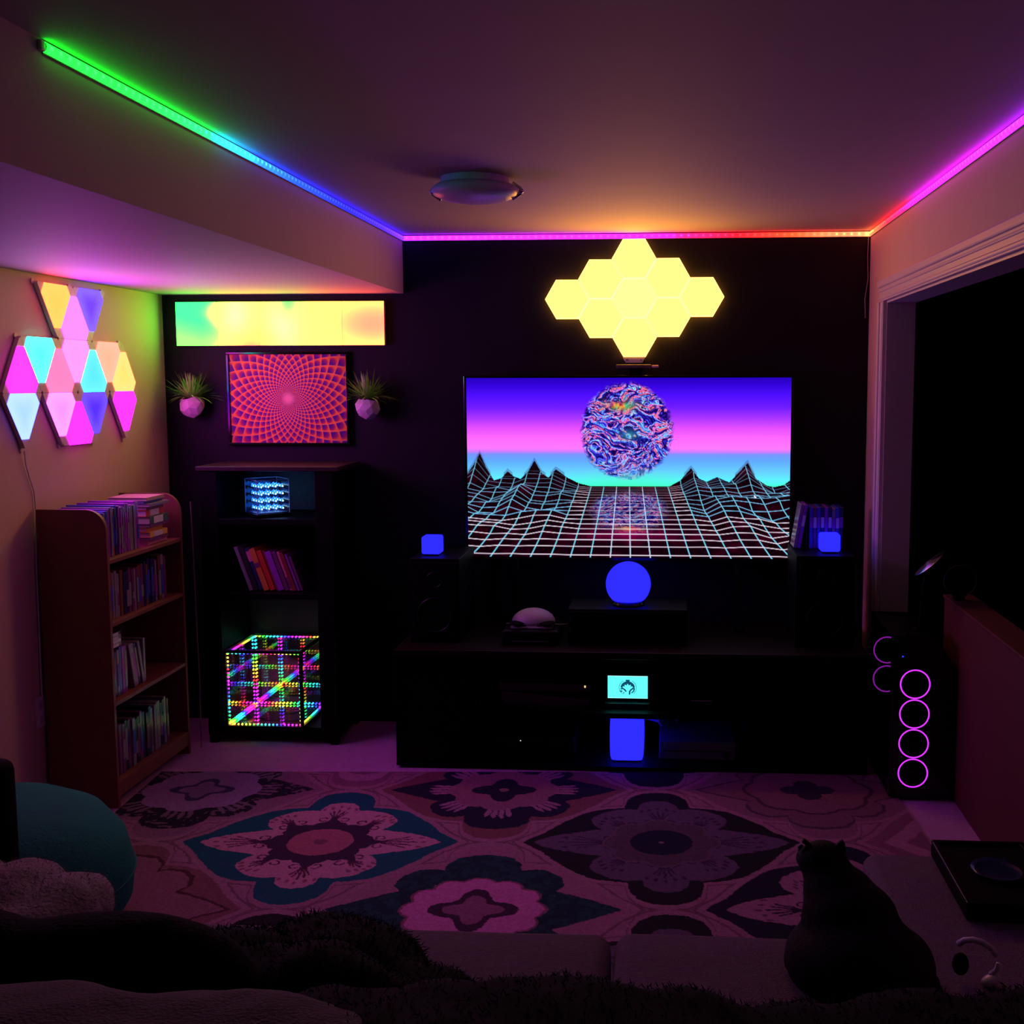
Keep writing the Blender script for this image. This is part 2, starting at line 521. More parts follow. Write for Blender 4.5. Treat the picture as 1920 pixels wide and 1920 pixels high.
for i in range(5):
    a = rx0 + (rx1 - rx0) * i / 5; b = rx0 + (rx1 - rx0) * (i + 1) / 5
    p = G().box(a + 0.0006, b - 0.0006, -0.030, -0.004, rz0, rz1, 0.004).add('square_panel', WHITEP, t)
    uu, vv = np.meshgrid(np.linspace(0, 1, 20), np.linspace(0, 1, 20))
    X = a + 0.0008 + (b - a - 0.0016) * uu; Z = rz1 - 0.001 - (rz1 - rz0 - 0.002) * vv
    Pm = np.stack([X, np.full_like(X, -0.0312), Z], -1)
    Ec = rect_col((X - rx0) / (rx1 - rx0), vv)
    grid_mesh('diffuser', Pm, Ec, RECT, p)
G().box(-1.46, -1.44, -0.004, 0.0, 1.80, 1.93).box(-2.14, -2.12, -0.004, 0.0, 1.80, 1.93).add('wall_bracket', BLACKP, t)

# ================================================================== fifteen triangle light panels on the left wall
KITE = emat_attr('triangle_panel_glow')
KBODY = mat('triangle_panel_plastic', (0.66, 0.55, 0.48), 0.45)
t = thing('triangle_panel_lamp', (LX, -0.796, 1.355), 'wall lamp of fifteen glowing pastel triangles on the left wall', 'wall lamp')
ZR = (1.971, 1.766, 1.561, 1.356); SD = 0.2465
def yv(row, i):      # lattice vertex: even rows lie on whole steps from the middle column, odd rows on half steps
    return -0.796 + SD * (i if row % 2 == 0 else i + 0.5)
tri = [  # (row, vertices as (row, index), display colour at rim, at centre)
    (((0, -1), (0, 0), (1, -1)), (255, 222, 110), (255, 215, 95)),
    (((0, 0), (1, -1), (1, 0)), (255, 150, 255), (255, 150, 255)),
    (((0, 0), (0, 1), (1, 0)), (150, 110, 255), (120, 62, 255)),
    (((1, -2), (2, -2), (2, -1)), (255, 70, 255), (255, 75, 255)),
    (((1, -2), (1, -1), (2, -1)), (120, 255, 255), (95, 255, 255)),
    (((1, -1), (2, -1), (2, 0)), (255, 140, 205), (255, 135, 200)),
    (((1, -1), (1, 0), (2, 0)), (255, 165, 255), (255, 160, 255)),
    (((1, 0), (2, 0), (2, 1)), (115, 250, 255), (95, 240, 255)),
    (((1, 0), (1, 1), (2, 1)), (255, 200, 170), (255, 190, 150)),
    (((1, 1), (2, 1), (2, 2)), (255, 240, 140), (255, 235, 115)),
    (((2, -2), (2, -1), (3, -2)), (200, 240, 255), (178, 222, 255)),
    (((2, -1), (2, 0), (3, -1)), (255, 175, 255), (255, 150, 250)),
    (((2, 0), (3, -1), (3, 0)), (255, 62, 255), (255, 62, 255)),
    (((2, 0), (2, 1), (3, 0)), (125, 85, 255), (82, 40, 255)),
    (((2, 1), (2, 2), (3, 1)), (255, 62, 255), (255, 62, 255)),
]
for vs, rim, ctr in tri:
    pts = [np.array([yv(r, i), ZR[r]]) for r, i in vs]
    c0 = sum(pts) / 3
    # body: whole triangle, corners a little blunted
    body = []
    for k in range(3):
        a, b, c = pts[k], pts[(k + 1) % 3], pts[(k + 2) % 3]
        for o2 in (c, b):
            body.append(a + (o2 - a) * 0.025)
    body = [c0 + (p - c0) * 0.993 for p in body]
    p = G().prism([(LX + 0.004, q[0], q[1]) for q in body], (0.016, 0, 0)).add('triangle_panel', KBODY, t)
    lit = []
    for k in range(3):
        a, b, c = pts[k], pts[(k + 1) % 3], pts[(k + 2) % 3]
        for o2 in (c, b):
            lit.append(a + (o2 - a) * 0.185)
    lit = [c0 + (q - c0) * 0.992 for q in lit]
    g = G(); xs = LX + 0.0215
    rings = []
    for f in (1.0, 0.8, 0.5, 0.2):
        rings.append([g.bm.verts.new((xs, *(c0 + (q - c0) * f))) for q in lit])
    for i in range(3):
        for k in range(6):
            g.bm.faces.new((rings[i][k], rings[i][(k + 1) % 6], rings[i + 1][(k + 1) % 6], rings[i + 1][k]))
    g.bm.faces.new(rings[3])
    lo = [g.bm.verts.new((LX + 0.0203, *q)) for q in lit]
    for k in range(6):
        g.bm.faces.new((lo[k], lo[(k + 1) % 6], rings[0][(k + 1) % 6], rings[0][k]))
    d = g.add('diffuser', KITE, p)
    cs = []
    for v in d.data.vertices:
        q = np.array([v.co.y + WL[d.name].y, v.co.z + WL[d.name].z])
        rr = min(1.0, np.linalg.norm(q - c0) / 0.09)
        dd = np.array(ctr) * (1 - rr) + np.array(rim) * rr
        cs.append(glow(dd, K_KITE))
    set_tint(d, np.array(cs))
for r in range(4):
    for i in range(-2, 3):
        if r == 0 and i not in (-1, 0, 1) or r in (1, 3) and i not in (-2, -1, 0, 1): continue
        G().cyl((LX + 0.003, yv(r, i), ZR[r]), 0.010, 0.006, 'X', 10).add('corner_clip', KBODY, t)
G().tube([(LX + 0.012, -1.163, 1.352), (LX + 0.008, -1.150, 1.30), (LX + 0.006, -1.128, 1.25), (LX + 0.006, -1.105, 1.20), (LX + 0.006, -1.10, 1.12), (LX + 0.006, -1.115, 0.95), (LX + 0.006, -1.125, 0.43)], 0.0028, 6).add('power_cable', WHITEP, t)

# ================================================================== television and its picture
tvx0, tvx1, tvz0, tvz1, tvy = -0.934, 0.540, 0.792, 1.628, -0.10
t = thing('television', ((tvx0 + tvx1) / 2, -0.1, 0.50), 'large flat television showing a neon grid landscape under a swirling planet', 'television')
G().box(tvx0, tvx1, tvy, tvy + 0.035, tvz0, tvz1, 0.004).add('bezel', GLOSSB, t)
G().box(tvx0 + 0.25, tvx1 - 0.25, tvy + 0.035, tvy + 0.07, tvz0 + 0.05, tvz0 + 0.5, 0.01).add('back_housing', BLACKP, t)
for fx in (-0.70, 0.30):
    G().prism([(fx - 0.02, -0.24, 0.504), (fx + 0.02, -0.24, 0.504), (fx + 0.02, -0.04, 0.504), (fx - 0.02, -0.04, 0.504)], (0, 0, 0.012)).box(fx - 0.015, fx + 0.015, -0.10, -0.075, 0.51, 0.80, 0.004).add('foot', BLACKP, t)

# the picture is drawn in a 1723 x 948 frame (u to the right, v down)
def screen_picture(nx, ny):
    u, v = np.meshgrid(np.linspace(97, 1820, nx), np.linspace(87, 1035, ny))
    sky = ramp(v, [(87, (40, 0, 190)), (130, (55, 5, 225)), (180, (80, 15, 255)), (240, (112, 28, 255)), (300, (175, 55, 255)), (350, (232, 80, 255)), (400, (255, 105, 255)),
                   (455, (255, 122, 255)), (472, (215, 125, 255)), (488, (120, 150, 255)), (520, (98, 172, 255)), (580, (105, 212, 255)), (620, (95, 245, 255)), (656, (70, 255, 225))])
    ctr = np.exp(-((u - 960) / 260) ** 2) * np.clip((v - 560) / 90, 0, 1)
    sky = sky * (1 - 0.8 * ctr[..., None]) + np.array((70, 255, 200)) * 0.8 * ctr[..., None]
    img = sky
    def swirl(x, y, seed):
        wx = fbm(x * 2.2, y * 2.6, 3, seed); wy = fbm(x * 2.2 + 9, y * 2.6 + 4, 3, seed + 5)
        a = x * 2.2 + 2.6 * (wx - 0.5); b = y * 5.0 + 3.4 * (wy - 0.5)
        n1 = fbm(a * 1.5, b * 1.5, 4, seed + 9); n2 = fbm(a * 1.1 + 3, b * 1.1, 3, seed + 14); n3 = fbm(a * 3.4, b * 3.4, 2, seed + 20)
        q = (n1 * 4.0 + n2 * 1.6) % 1.0
        c = ramp(q, [(0, (15, 5, 90)), (0.12, (40, 30, 200)), (0.22, (95, 80, 255)), (0.34, (90, 200, 255)), (0.42, (210, 240, 255)), (0.5, (190, 120, 255)), (0.58, (255, 100, 190)),
                      (0.68, (255, 140, 110)), (0.76, (120, 60, 255)), (0.86, (30, 10, 130)), (1, (10, 0, 60))])
        dk = np.clip((np.abs(((n3 * 6 + n1 * 6) % 1.0) - 0.5) - 0.33) * 9, 0, 1)
        return c * (1 - 0.85 * dk[..., None]) + np.array((8, 0, 50)) * 0.85 * dk[..., None]
    px, py = (u - 955) / 245, (v - 365) / 252
    pr = np.sqrt(px ** 2 + py ** 2)
    pc = swirl(px + 3, py + 2, 3)
    # warm streaks near the top, green patch in the middle
    st = np.exp(-(((px + 0.12) / 0.33) ** 2 + ((py + 0.55 - 0.22 * (fbm(px * 4, py * 4, 3, 40) - 0.5)) / 0.10) ** 2))
    oc = ramp(fbm(px * 9, py * 9, 3, 50), [(0.3, (90, 220, 120)), (0.45, (255, 190, 40)), (0.6, (255, 120, 60)), (0.75, (120, 20, 80))])
    pc = pc * (1 - 0.9 * st[..., None]) + oc * 0.9 * st[..., None]
    st2 = np.exp(-(((px - 0.05) / 0.22) ** 2 + ((py - 0.08) / 0.12) ** 2))
    pc = pc * (1 - 0.5 * st2[..., None]) + np.array((70, 235, 220)) * 0.5 * st2[..., None]
    pm = np.clip((1.03 + 0.10 * (fbm(px * 7, py * 12, 3, 60) - 0.5) - pr) * 11, 0, 1)
    pm = pm * (1 - np.clip((py - 0.55) * 1.5, 0, 0.75) * (1 - np.clip((fbm(px * 3, py * 14, 2, 61) - 0.4) * 3, 0, 1)))
    img = img * (1 - pm[..., None]) + pc * pm[..., None]
    # ground
    ground = np.array((20, 0, 10), float)
    rows = [655, 662, 670, 679, 690, 702, 716, 731, 747, 765, 785, 807, 831, 856, 882, 909, 940, 976, 1022, 1075]
    nc = 19
    sil_u = [0, 97, 130, 165, 200, 240, 280, 315, 350, 385, 425, 460, 500, 535, 575, 640, 700, 765, 1180, 1240, 1297, 1340, 1380, 1435, 1500, 1545, 1597, 1640, 1700, 1740, 1790, 1820, 1950]
    sil_v = [640, 590, 545, 482, 560, 626, 615, 578, 606, 618, 580, 520, 588, 610, 566, 612, 640, 655, 655, 624, 558, 612, 630, 604, 632, 585, 528, 612, 648, 655, 643, 620, 600]
    sv = np.interp(u, sil_u, sil_v)
    hazy = (v > sv - 16) & (v <= sv) & (sv < 600)
    img = np.where(hazy[..., None], img * 0.75 + np.array((40, 10, 60)) * 0.25, img)
    gm = (v > sv + 0.0)
    img = np.where(gm[..., None], ground, img)
    red = np.clip(fbm(u / 60, v / 30, 3, 70) - 0.5, 0, 1)[..., None] * np.array((90, 0, 30))
    img = np.where(gm[..., None], img + red, img)
    # mirrored planet on the ground
    qx, qy = (u - 965) / 232, (v - 790) / 128
    qr = np.sqrt(qx ** 2 + qy ** 2)
    qc = swirl(qx + 3, -qy + 2, 3)
    ws = np.exp(-((qx / 0.38) ** 2 + ((qy - 0.72) / 0.12) ** 2))
    qc = qc * (1 - ws[..., None]) + ramp(fbm(qx * 12, qy * 3, 2, 80), [(0.3, (255, 90, 60)), (0.6, (255, 190, 70))]) * ws[..., None]
    qm = np.clip((1.0 + 0.25 * (fbm(qx * 5, qy * 6, 3, 90) - 0.5) - qr) * 3.5, 0, 1) * 0.72 * np.clip((v - 655) / 60, 0, 1)
    img = np.where(gm[..., None], img * (1 - qm[..., None]) + qc * qm[..., None], img)
    glowr = np.exp(-((u - 965) / 260) ** 2 - ((v - 915) / 30) ** 2)[..., None] * np.array((90, 0, 50))
    img = np.where(gm[..., None], img + glowr, img)
    # grid lines over the uneven terrain, drawn from the back to the front
    cs_ = np.arange(-nc, nc + 1)
    def hgt(ri):
        x0 = 970 + 68.0 * cs_
        back = 655 - np.interp(x0, sil_u, sil_v)
        a = np.clip((np.abs(cs_) - 3.0) / 3.0, 0, 1)
        n = fbm(cs_ * 0.62 + 20.0, np.full(cs_.shape, ri * 0.36 + 7.0), 2, 101) - 0.42
        n2 = fbm(cs_ * 0.9 + 60.0, np.full(cs_.shape, ri * 0.5 + 3.0), 2, 131) - 0.5
        dec = math.exp(-(ri / 4.2) ** 1.5)
        amp = 62 * (1 - dec) * math.exp(-(max(0, ri - 9) / 6.0) ** 2) + 10
        return back * dec * (a if ri else 1) + a * (n * amp * 1.5 + n2 * amp * 0.5)
    LU, LV = {}, {}
    for ri, rv in enumerate(rows):
        sp = 68 + 40 * (rv - 655) / 380
        LU[ri] = 970 + 5 * (rv - 655) / 380 + cs_ * sp
        LV[ri] = rv - hgt(ri)
    def box_of(p, q, pad=6):
        i0 = max(0, int((min(p[1], q[1]) - pad - 87) / 948 * (ny - 1))); i1 = min(ny, int((max(p[1], q[1]) + pad - 87) / 948 * (ny - 1)) + 2)
        j0 = max(0, int((min(p[0], q[0]) - pad - 97) / 1723 * (nx - 1))); j1 = min(nx, int((max(p[0], q[0]) + pad - 97) / 1723 * (nx - 1)) + 2)
        return None if i1 <= i0 or j1 <= j0 else (slice(i0, i1), slice(j0, j1))
    def seg(p, q, col, wd, al=1.0):
        b = box_of(p, q)
        if b is None: return
        U, V = u[b], v[b]
        dx, dy = q[0] - p[0], q[1] - p[1]
        tt = np.clip(((U - p[0]) * dx + (V - p[1]) * dy) / (dx * dx + dy * dy + 1e-9), 0, 1)
        d = np.hypot(U - p[0] - tt * dx, V - p[1] - tt * dy)
        a = np.clip((wd - d) / 1.6 + 0.5, 0, 1)[..., None] * al
        a = np.where((V > np.interp(U, sil_u, sil_v) + 3)[..., None], a, 0)
        img[b] = img[b] * (1 - a) + np.array(col, float) * a
    plain = img.copy()
    nr = len(rows)
    for ri in range(nr):
        line_v = np.interp(u, LU[ri], LV[ri])
        below = (v > line_v) & gm
        img[below] = plain[below]
        dim = 0.35 if ri < 1 else 0.6 if ri < 4 else (0.85 if ri < 9 else 1.0)
        if ri < nr - 1:
            for k, ci in enumerate(cs_):
                seg((LU[ri][k], LV[ri][k]), (LU[ri + 1][k], LV[ri + 1][k]), (120, 225, 255) if abs(ci) > 1 else (190, 225, 255), 1.6 + 0.10 * ri, 0.95)
        for k, ci in enumerate(cs_[:-1]):
            mid = abs(ci + 0.5) < 3.2 and ri < 12
            hill = abs(ci + 0.5) > 4 and ri < 12
            seg((LU[ri][k], LV[ri][k]), (LU[ri][k + 1], LV[ri][k + 1]), (125, 200, 245) if hill else (240, 225, 240), 1.4 + 0.08 * ri, (0.5 if mid else 0.92) * dim)
    # pointer
    for k in range(14):
        seg((1634 + k * 0.1, 700 + k), (1634 + k * 0.75, 700 + k), (245, 245, 255), 1.5)
    return np.clip(img, 0, 255)
nx, ny = 610, 336
pic = screen_picture(nx, ny)
X, Z = np.meshgrid(np.linspace(-0.9195, 0.5265, nx), np.linspace(1.6165, 0.8085, ny))
Pm = np.stack([X, np.full_like(X, tvy - 0.0012), Z], -1)
bright = glow(np.where(pic >= 250, 255, pic), K_TV)
grid_mesh('screen', Pm, bright, emat_attr('screen_glow'), t)

# sensor bar on top of the television
t = thing('sensor_bar', (-0.152, -0.09, 1.628), 'slim black sensor bar with a pale lit end on top of the television', 'webcam')
G().box(-0.247, -0.090, -0.105, -0.075, 1.659, 1.675, 0.003).add('housing', mat('sensor_bar_plastic', (0.10, 0.085, 0.06), 0.35), t)
G().box(-0.088, -0.058, -0.104, -0.076, 1.661, 1.672, 0.003).add('end_cap', mat('pale_end_cap', (0.85, 0.62, 0.45), 0.3), t)
G().box(-0.19, -0.13, -0.10, -0.07, 1.6275, 1.66, 0.003).add('clip', BLACKP, t)

# ================================================================== framed spiral-scale picture
t = thing('framed_picture', (-1.766, 0, 1.308), 'framed orange and purple picture of radiating scales under the square panel lamp', 'picture')
fx0, fx1, fz0, fz1 = -2.052, -1.480, 1.308, 1.738
g = G()
for a in ((fx0, fx1, fz0, fz0 + 0.012), (fx0, fx1, fz1 - 0.012, fz1), (fx0, fx0 + 0.012, fz0 + 0.012, fz1 - 0.012), (fx1 - 0.012, fx1, fz0 + 0.012, fz1 - 0.012)):
    G().box(a[0], a[1], -0.024, -0.002, a[2], a[3], 0.002).add('frame_bar', GLOSSB, t)
nx, ny = 380, 285
X, Z = np.meshgrid(np.linspace(fx0 + 0.012, fx1 - 0.012, nx), np.linspace(fz1 - 0.012, fz0 + 0.012, ny))
U = (X - (fx0 + fx1) / 2) / 0.275; V = (Z - (fz0 + fz1) / 2) / 0.275
R = np.sqrt(U ** 2 + V ** 2) + 1e-4; TH = np.arctan2(V, U)
NA = 33
A = TH * NA / (2 * math.pi); Bq = np.log(R) * NA / (2 * math.pi) * 0.80
p, q = A + Bq, A - Bq
fp, fq = p - np.floor(p), q - np.floor(q)
out = (fp + (1 - fq)) / 2            # 0 at the inner tip of a scale, 1 at its outer tip
edge = np.minimum(np.minimum(fp, 1 - fp), np.minimum(fq, 1 - fq))
tw = fp - (1 - fq)
scale = ramp(np.clip(out, 0, 1), [(0.2, (0.98, 0.16, 0.05)), (0.6, (0.98, 0.26, 0.02)), (0.95, (1.0, 0.42, 0.02))])
bd = np.hypot((out - 0.38) / 0.42, tw / 0.95)
bl = np.clip((1.0 - bd) * 2.4, 0, 1)[..., None]
scale = scale * (1 - bl) + ramp(out, [(0.0, (0.07, 0.005, 0.20)), (0.35, (0.10, 0.006, 0.26)), (0.6, (0.40, 0.02, 0.14))]) * bl
line = np.clip((0.085 - edge) / 0.05, 0, 1)[..., None]
scale = scale * (1 - line) + np.array((1.0, 0.42, 0.10)) * line
pale = np.clip(1.0 - R / 0.62, 0, 1)[..., None] ** 1.2
scale = scale * (1 - 0.75 * pale * line) + np.array((1.0, 0.60, 0.42)) * 0.75 * pale * line
core = np.clip((0.13 - R) / 0.09, 0, 1)[..., None]
scale = scale * (1 - core) + np.array((0.95, 0.50, 0.42)) * core
rimd = np.clip((R - 0.9) / 0.35, 0, 1)[..., None]
scale = scale * (1 - 0.35 * rimd)
Pm = np.stack([X, np.full_like(X, -0.016), Z], -1)
grid_mesh('print', Pm, scale, dmat_attr('picture_print', 0.5), t)
G().box(fx0 + 0.01, fx1 - 0.01, -0.014, -0.003, fz0 + 0.01, fz1 - 0.01).add('backing_board', BLACKM, t)

# ================================================================== two faceted wall planters
LEAFG = mat('grass_blade_green', (0.22, 0.60, 0.08), 0.5, var=0.35)
POTW = mat('faceted_pot_white', (0.56, 0.53, 0.55), 0.5)
def planter(px, pz, label, seed):
    rnd = random.Random(seed)
    t = thing('wall_planter', (px, -0.07, pz - 0.055), label, 'planter', 'faceted wall planters beside the picture')
    bm = bmesh.new()
    bmesh.ops.create_icosphere(bm, subdivisions=2, radius=0.056, matrix=Matrix.Translation((px, -0.070, pz)) @ Matrix.Rotation(0.4 + seed, 4, 'Z') @ Matrix.Rotation(0.3, 4, 'X'))
    bmesh.ops.delete(bm, geom=[v for v in bm.verts if v.co.z > pz + 0.047], context='VERTS')
    for v in bm.verts:
        v.co += Vector((rnd.uniform(-1, 1), rnd.uniform(-1, 1), rnd.uniform(-1, 1))) * 0.0035
    g = G(); g.bm.free(); g.bm = bm
    g.add('pot', POTW, t)
    G().cyl((px, -0.07, pz + 0.034), 0.040, 0.008, 'Z', 12).add('soil', mat('dark_soil', (0.03, 0.02, 0.015), 0.95), t)
    G().cyl((px, -0.008, pz), 0.02, 0.016, 'Y', 10).add('wall_hook', BLACKP, t)
    g = G()
    for i in range(150):
        a = rnd.uniform(0, 2 * math.pi); el = rnd.uniform(0.18, 1.45)
        L = rnd.uniform(0.10, 0.175) * (1.0 if el < 0.8 else 0.9)
        dirv = Vector((math.cos(a) * math.cos(el) * 1.15, math.sin(a) * math.cos(el) * 0.75, math.sin(el)))
        b0 = Vector((px + 0.028 * math.cos(a) * rnd.random(), -0.07 + 0.028 * math.sin(a) * rnd.random(), pz + 0.036))
        side = dirv.cross(Vector((0, 0, 1))).normalized() * rnd.uniform(0.0034, 0.0062)
        pts = []
        for k in range(5):
            s = k / 4
            q = b0 + dirv * L * s + Vector((0, 0, -0.045 * s * s * (1.3 - el * 0.7)))
            if q.y > -0.004: q.y = -0.004 - 0.002 * s
            pts.append(q)
        prev = None
        for k, q in enumerate(pts):
            wd = (1 - (k / 4) ** 2) * 1.0
            if k == 4:
                tip = g.bm.verts.new(q)
                g.bm.faces.new((prev[0], prev[1], tip))
            else:
                cur = (g.bm.verts.new(q - side * wd), g.bm.verts.new(q + side * wd))
                if prev: g.bm.faces.new((prev[0], prev[1], cur[1], cur[0]))
                prev = cur
    f = g.add('grass_blades', LEAFG, t)
    f['kind'] = 'stuff'
planter(-2.198, 1.492, 'white faceted wall planter of green grass blades nearest the room corner', 1)
planter(-1.379, 1.487, 'white faceted wall planter of grass blades between picture and television', 2)

# ================================================================== flush ceiling lamp (off)
t = thing('ceiling_lamp', (-0.645, -1.36, CZ), 'round white flush ceiling lamp with two metal clips, switched off', 'ceiling lamp')
cz = CZ
G().lathe((-0.645, -1.36, cz), [(0.001, 0), (0.112, 0), (0.112, -0.022), (0.001, -0.022)], 40).add('base', mat('lamp_base_white', (0.6, 0.58, 0.58), 0.5), t, smooth=False)
G().lathe((-0.645, -1.36, cz - 0.022), [(0.001, 0), (0.125, -0.001), (0.139, -0.010), (0.142, -0.022), (0.134, -0.034), (0.10, -0.047), (0.05, -0.056), (0.001, -0.058)], 48).add('glass_bowl', mat('frosted_lamp_glass', (0.55, 0.52, 0.56), 0.35), t, smooth=True)
for sx in (-1, 1):
    G().tube([(-0.645 + sx * 0.120, -1.335, cz - 0.012), (-0.645 + sx * 0.146, -1.335, cz - 0.030), (-0.645 + sx * 0.146, -1.335, cz - 0.046), (-0.645 + sx * 0.118, -1.335, cz - 0.064)], 0.006, 8).ball((-0.645 + sx * 0.148, -1.335, cz - 0.038), 0.009, u=10, v=8).add('clip', METAL, t, smooth=True)

# ================================================================== tall black bookcase
bx0, bx1, by0, by1, btop = -2.05, -1.462, -0.36, -0.018, 1.236
t = thing('black_bookcase', ((bx0 + bx1) / 2, (by0 + by1) / 2, 0), 'tall black bookcase under the picture holding the two lit cubes', 'bookcase')
G().box(bx0 - 0.012, bx1 + 0.03, by0 - 0.012, by1, btop - 0.02, btop, 0.003).add('top_board', mat('bookcase_top_black', (0.022, 0.012, 0.012), 0.4, spec=0.25), t)
G().box(bx0, bx0 + 0.075, by0, by1, 0.04, btop - 0.02, 0.002).add('side_panel', BLACK, t)
G().box(bx1 - 0.078, bx1, by0, by1, 0.04, btop - 0.02, 0.002).add('side_panel', BLACK, t)
BB = mat('bookcase_back_panel', (0.022, 0.020, 0.026), 0.55, var=0.1)
for (z0, z1) in ((0.075, 0.655), (0.675, 0.985), (1.01, btop - 0.02)):
    G().box(bx0 + 0.075, bx1 - 0.078, by1 - 0.008, by1, z0, z1).add('back_panel', BB, t)
for z in (0.063, 0.663, 0.992):
    G().box(bx0 + 0.075, bx1 - 0.078, by0 + 0.004, by1 - 0.008, z - 0.012, z + 0.014, 0.002).add('shelf', BLACK, t)
for lx in (bx0 + 0.02, bx1 - 0.02):
    for ly in (by0 + 0.02, by1 - 0.025):
        G().box(lx - 0.018, lx + 0.018, ly - 0.018, ly + 0.018, 0, 0.042, 0.003).add('leg', BLACK, t)

# LED cube: 4 x 4 x 4 diodes in a clear case
cx, cy, cz, cs = -1.797, -0.235, 1.038, 0.146
t = thing('led_cube', (cx, cy, 1.0065), 'clear cube of four by four by four white-blue LEDs on the upper shelf', 'light cube', rot=(0, 0, math.radians(41)))
CLEAR = bpy.data.materials.new('clear_acrylic'); CLEAR.use_nodes = True
nt = CLEAR.node_tree; nt.nodes.remove(nt.nodes['Principled BSDF'])
tr = nt.nodes.new('ShaderNodeBsdfTransparent'); tr.inputs[0].default_value = (0.93, 0.95, 1, 1)
gl = nt.nodes.new('ShaderNodeBsdfGlossy'); gl.inputs['Roughness'].default_value = 0.05
mx = nt.nodes.new('ShaderNodeMixShader')
mx.inputs[0].default_value = 0.06; nt.links.new(tr.outputs[0], mx.inputs[1]); nt.links.new(gl.outputs[0], mx.inputs[2])
nt.links.new(mx.outputs[0], nt.nodes['Material Output'].inputs[0])
h = cs / 2
G().box(-h - 0.006, h + 0.006, -h - 0.006, h + 0.006, 0.0, 0.016, 0.002).add('base', BLACKP, t, local=True)
pan = [(-h, h, -h, -h + 0.003, 0.016, cs + 0.016), (-h, h, h - 0.003, h, 0.016, cs + 0.016), (-h, -h + 0.003, -h + 0.003, h - 0.003, 0.016, cs + 0.016), (h - 0.003, h, -h + 0.003, h - 0.003, 0.016, cs + 0.016), (-h, h, -h, h, cs + 0.016, cs + 0.019)]
for a in pan:
    G().box(*a).add('acrylic_panel', CLEAR, t, local=True)
G().box(-h + 0.006, h - 0.006, -h + 0.006, h - 0.006, 0.016, 0.020).add('circuit_board', mat('circuit_board_blue', (0.03, 0.06, 0.18), 0.4), t, local=True)
DI = emat('led_bulb_glow', (0.05, 0.55, 3.0)); DI2 = emat('led_bulb_core', (3.0, 6.0, 7.0))
proto = None; protoc = None
for i in range(4):
    for j in range(4):
        for k in range(4):
            pp = Vector((-0.048 + i * 0.032, -0.048 + j * 0.032, 0.040 + k * 0.0325))
            if proto is None:
                proto = G().lathe((0, 0, 0), [(0.001, -0.007), (0.0058, -0.007), (0.0056, 0.001), (0.0048, 0.0045), (0.0026, 0.0068), (0.0006, 0.0076)], 8).add('led', DI, t, smooth=True, local=True)
                o = proto
            else:
                o = proto.copy(); COL.objects.link(o); o.parent = t
            o.location = pp
            if protoc is None:
                protoc = G().ball((0, 0, 0), 0.0040, u=8, v=6).add('bright_tip', DI2, proto, smooth=True, local=True); c2 = protoc
            else:
                c2 = protoc.copy(); COL.objects.link(c2); c2.parent = o
            c2.location = (0.0035, -0.0035, -0.004)
EDG = mat('acrylic_edge', (0.45, 0.55, 0.75), 0.25)
for sa in (-1, 1):
    for sb in (-1, 1):
        G().box(sa * h - 0.0012, sa * h + 0.0012, sb * h - 0.0012, sb * h + 0.0012, 0.016, cs + 0.019).add('case_edge', EDG, t, local=True)
    G().box(-h, h, sa * h - 0.0012, sa * h + 0.0012, cs + 0.0178, cs + 0.0202).add('case_edge', EDG, t, local=True)
    G().box(sa * h - 0.0012, sa * h + 0.0012, -h, h, cs + 0.0178, cs + 0.0202).add('case_edge', EDG, t, local=True)
wire = mat('tinned_wire', (0.5, 0.5, 0.55), 0.3, metal=1.0)
g = G()
for i in range(4):
    for k in range(4):
        g.box(-0.051 + i * 0.032 - 0.0004, -0.051 + i * 0.032 + 0.0004, -0.051, 0.051, 0.0352 + k * 0.0325, 0.036 + k * 0.0325)
        g.box(-0.052 + i * 0.032 - 0.0004, -0.052 + i * 0.032 + 0.0004, -0.052 + k * 0.032, -0.0512 + k * 0.032, 0.02, 0.14)
g.add('wire_lattice', wire, t, local=True)

# ---- books
PAPER = mat('book_pages', (0.62, 0.56, 0.48), 0.9)
BOOKC = {'purple': (0.28, 0.04, 0.42), 'plum': (0.16, 0.03, 0.14), 'orange': (0.62, 0.24, 0.03), 'red': (0.55, 0.05, 0.02), 'maroon': (0.22, 0.03, 0.03), 'pink': (0.62, 0.17, 0.28), 'grey': (0.22, 0.21, 0.24),
         'blue': (0.05, 0.07, 0.45), 'dark blue': (0.02, 0.025, 0.10), 'black': (0.02, 0.02, 0.024), 'brown': (0.16, 0.07, 0.03), 'white': (0.62, 0.6, 0.62), 'tan': (0.45, 0.30, 0.17), 'green': (0.05, 0.13, 0.07), 'yellow': (0.65, 0.42, 0.06)}
def bookmat(c, case):
    return mat(('case_' if case else 'book_') + c.replace(' ', '_'), BOOKC[c], 0.25 if case else 0.5, var=0.25, vscale=40)
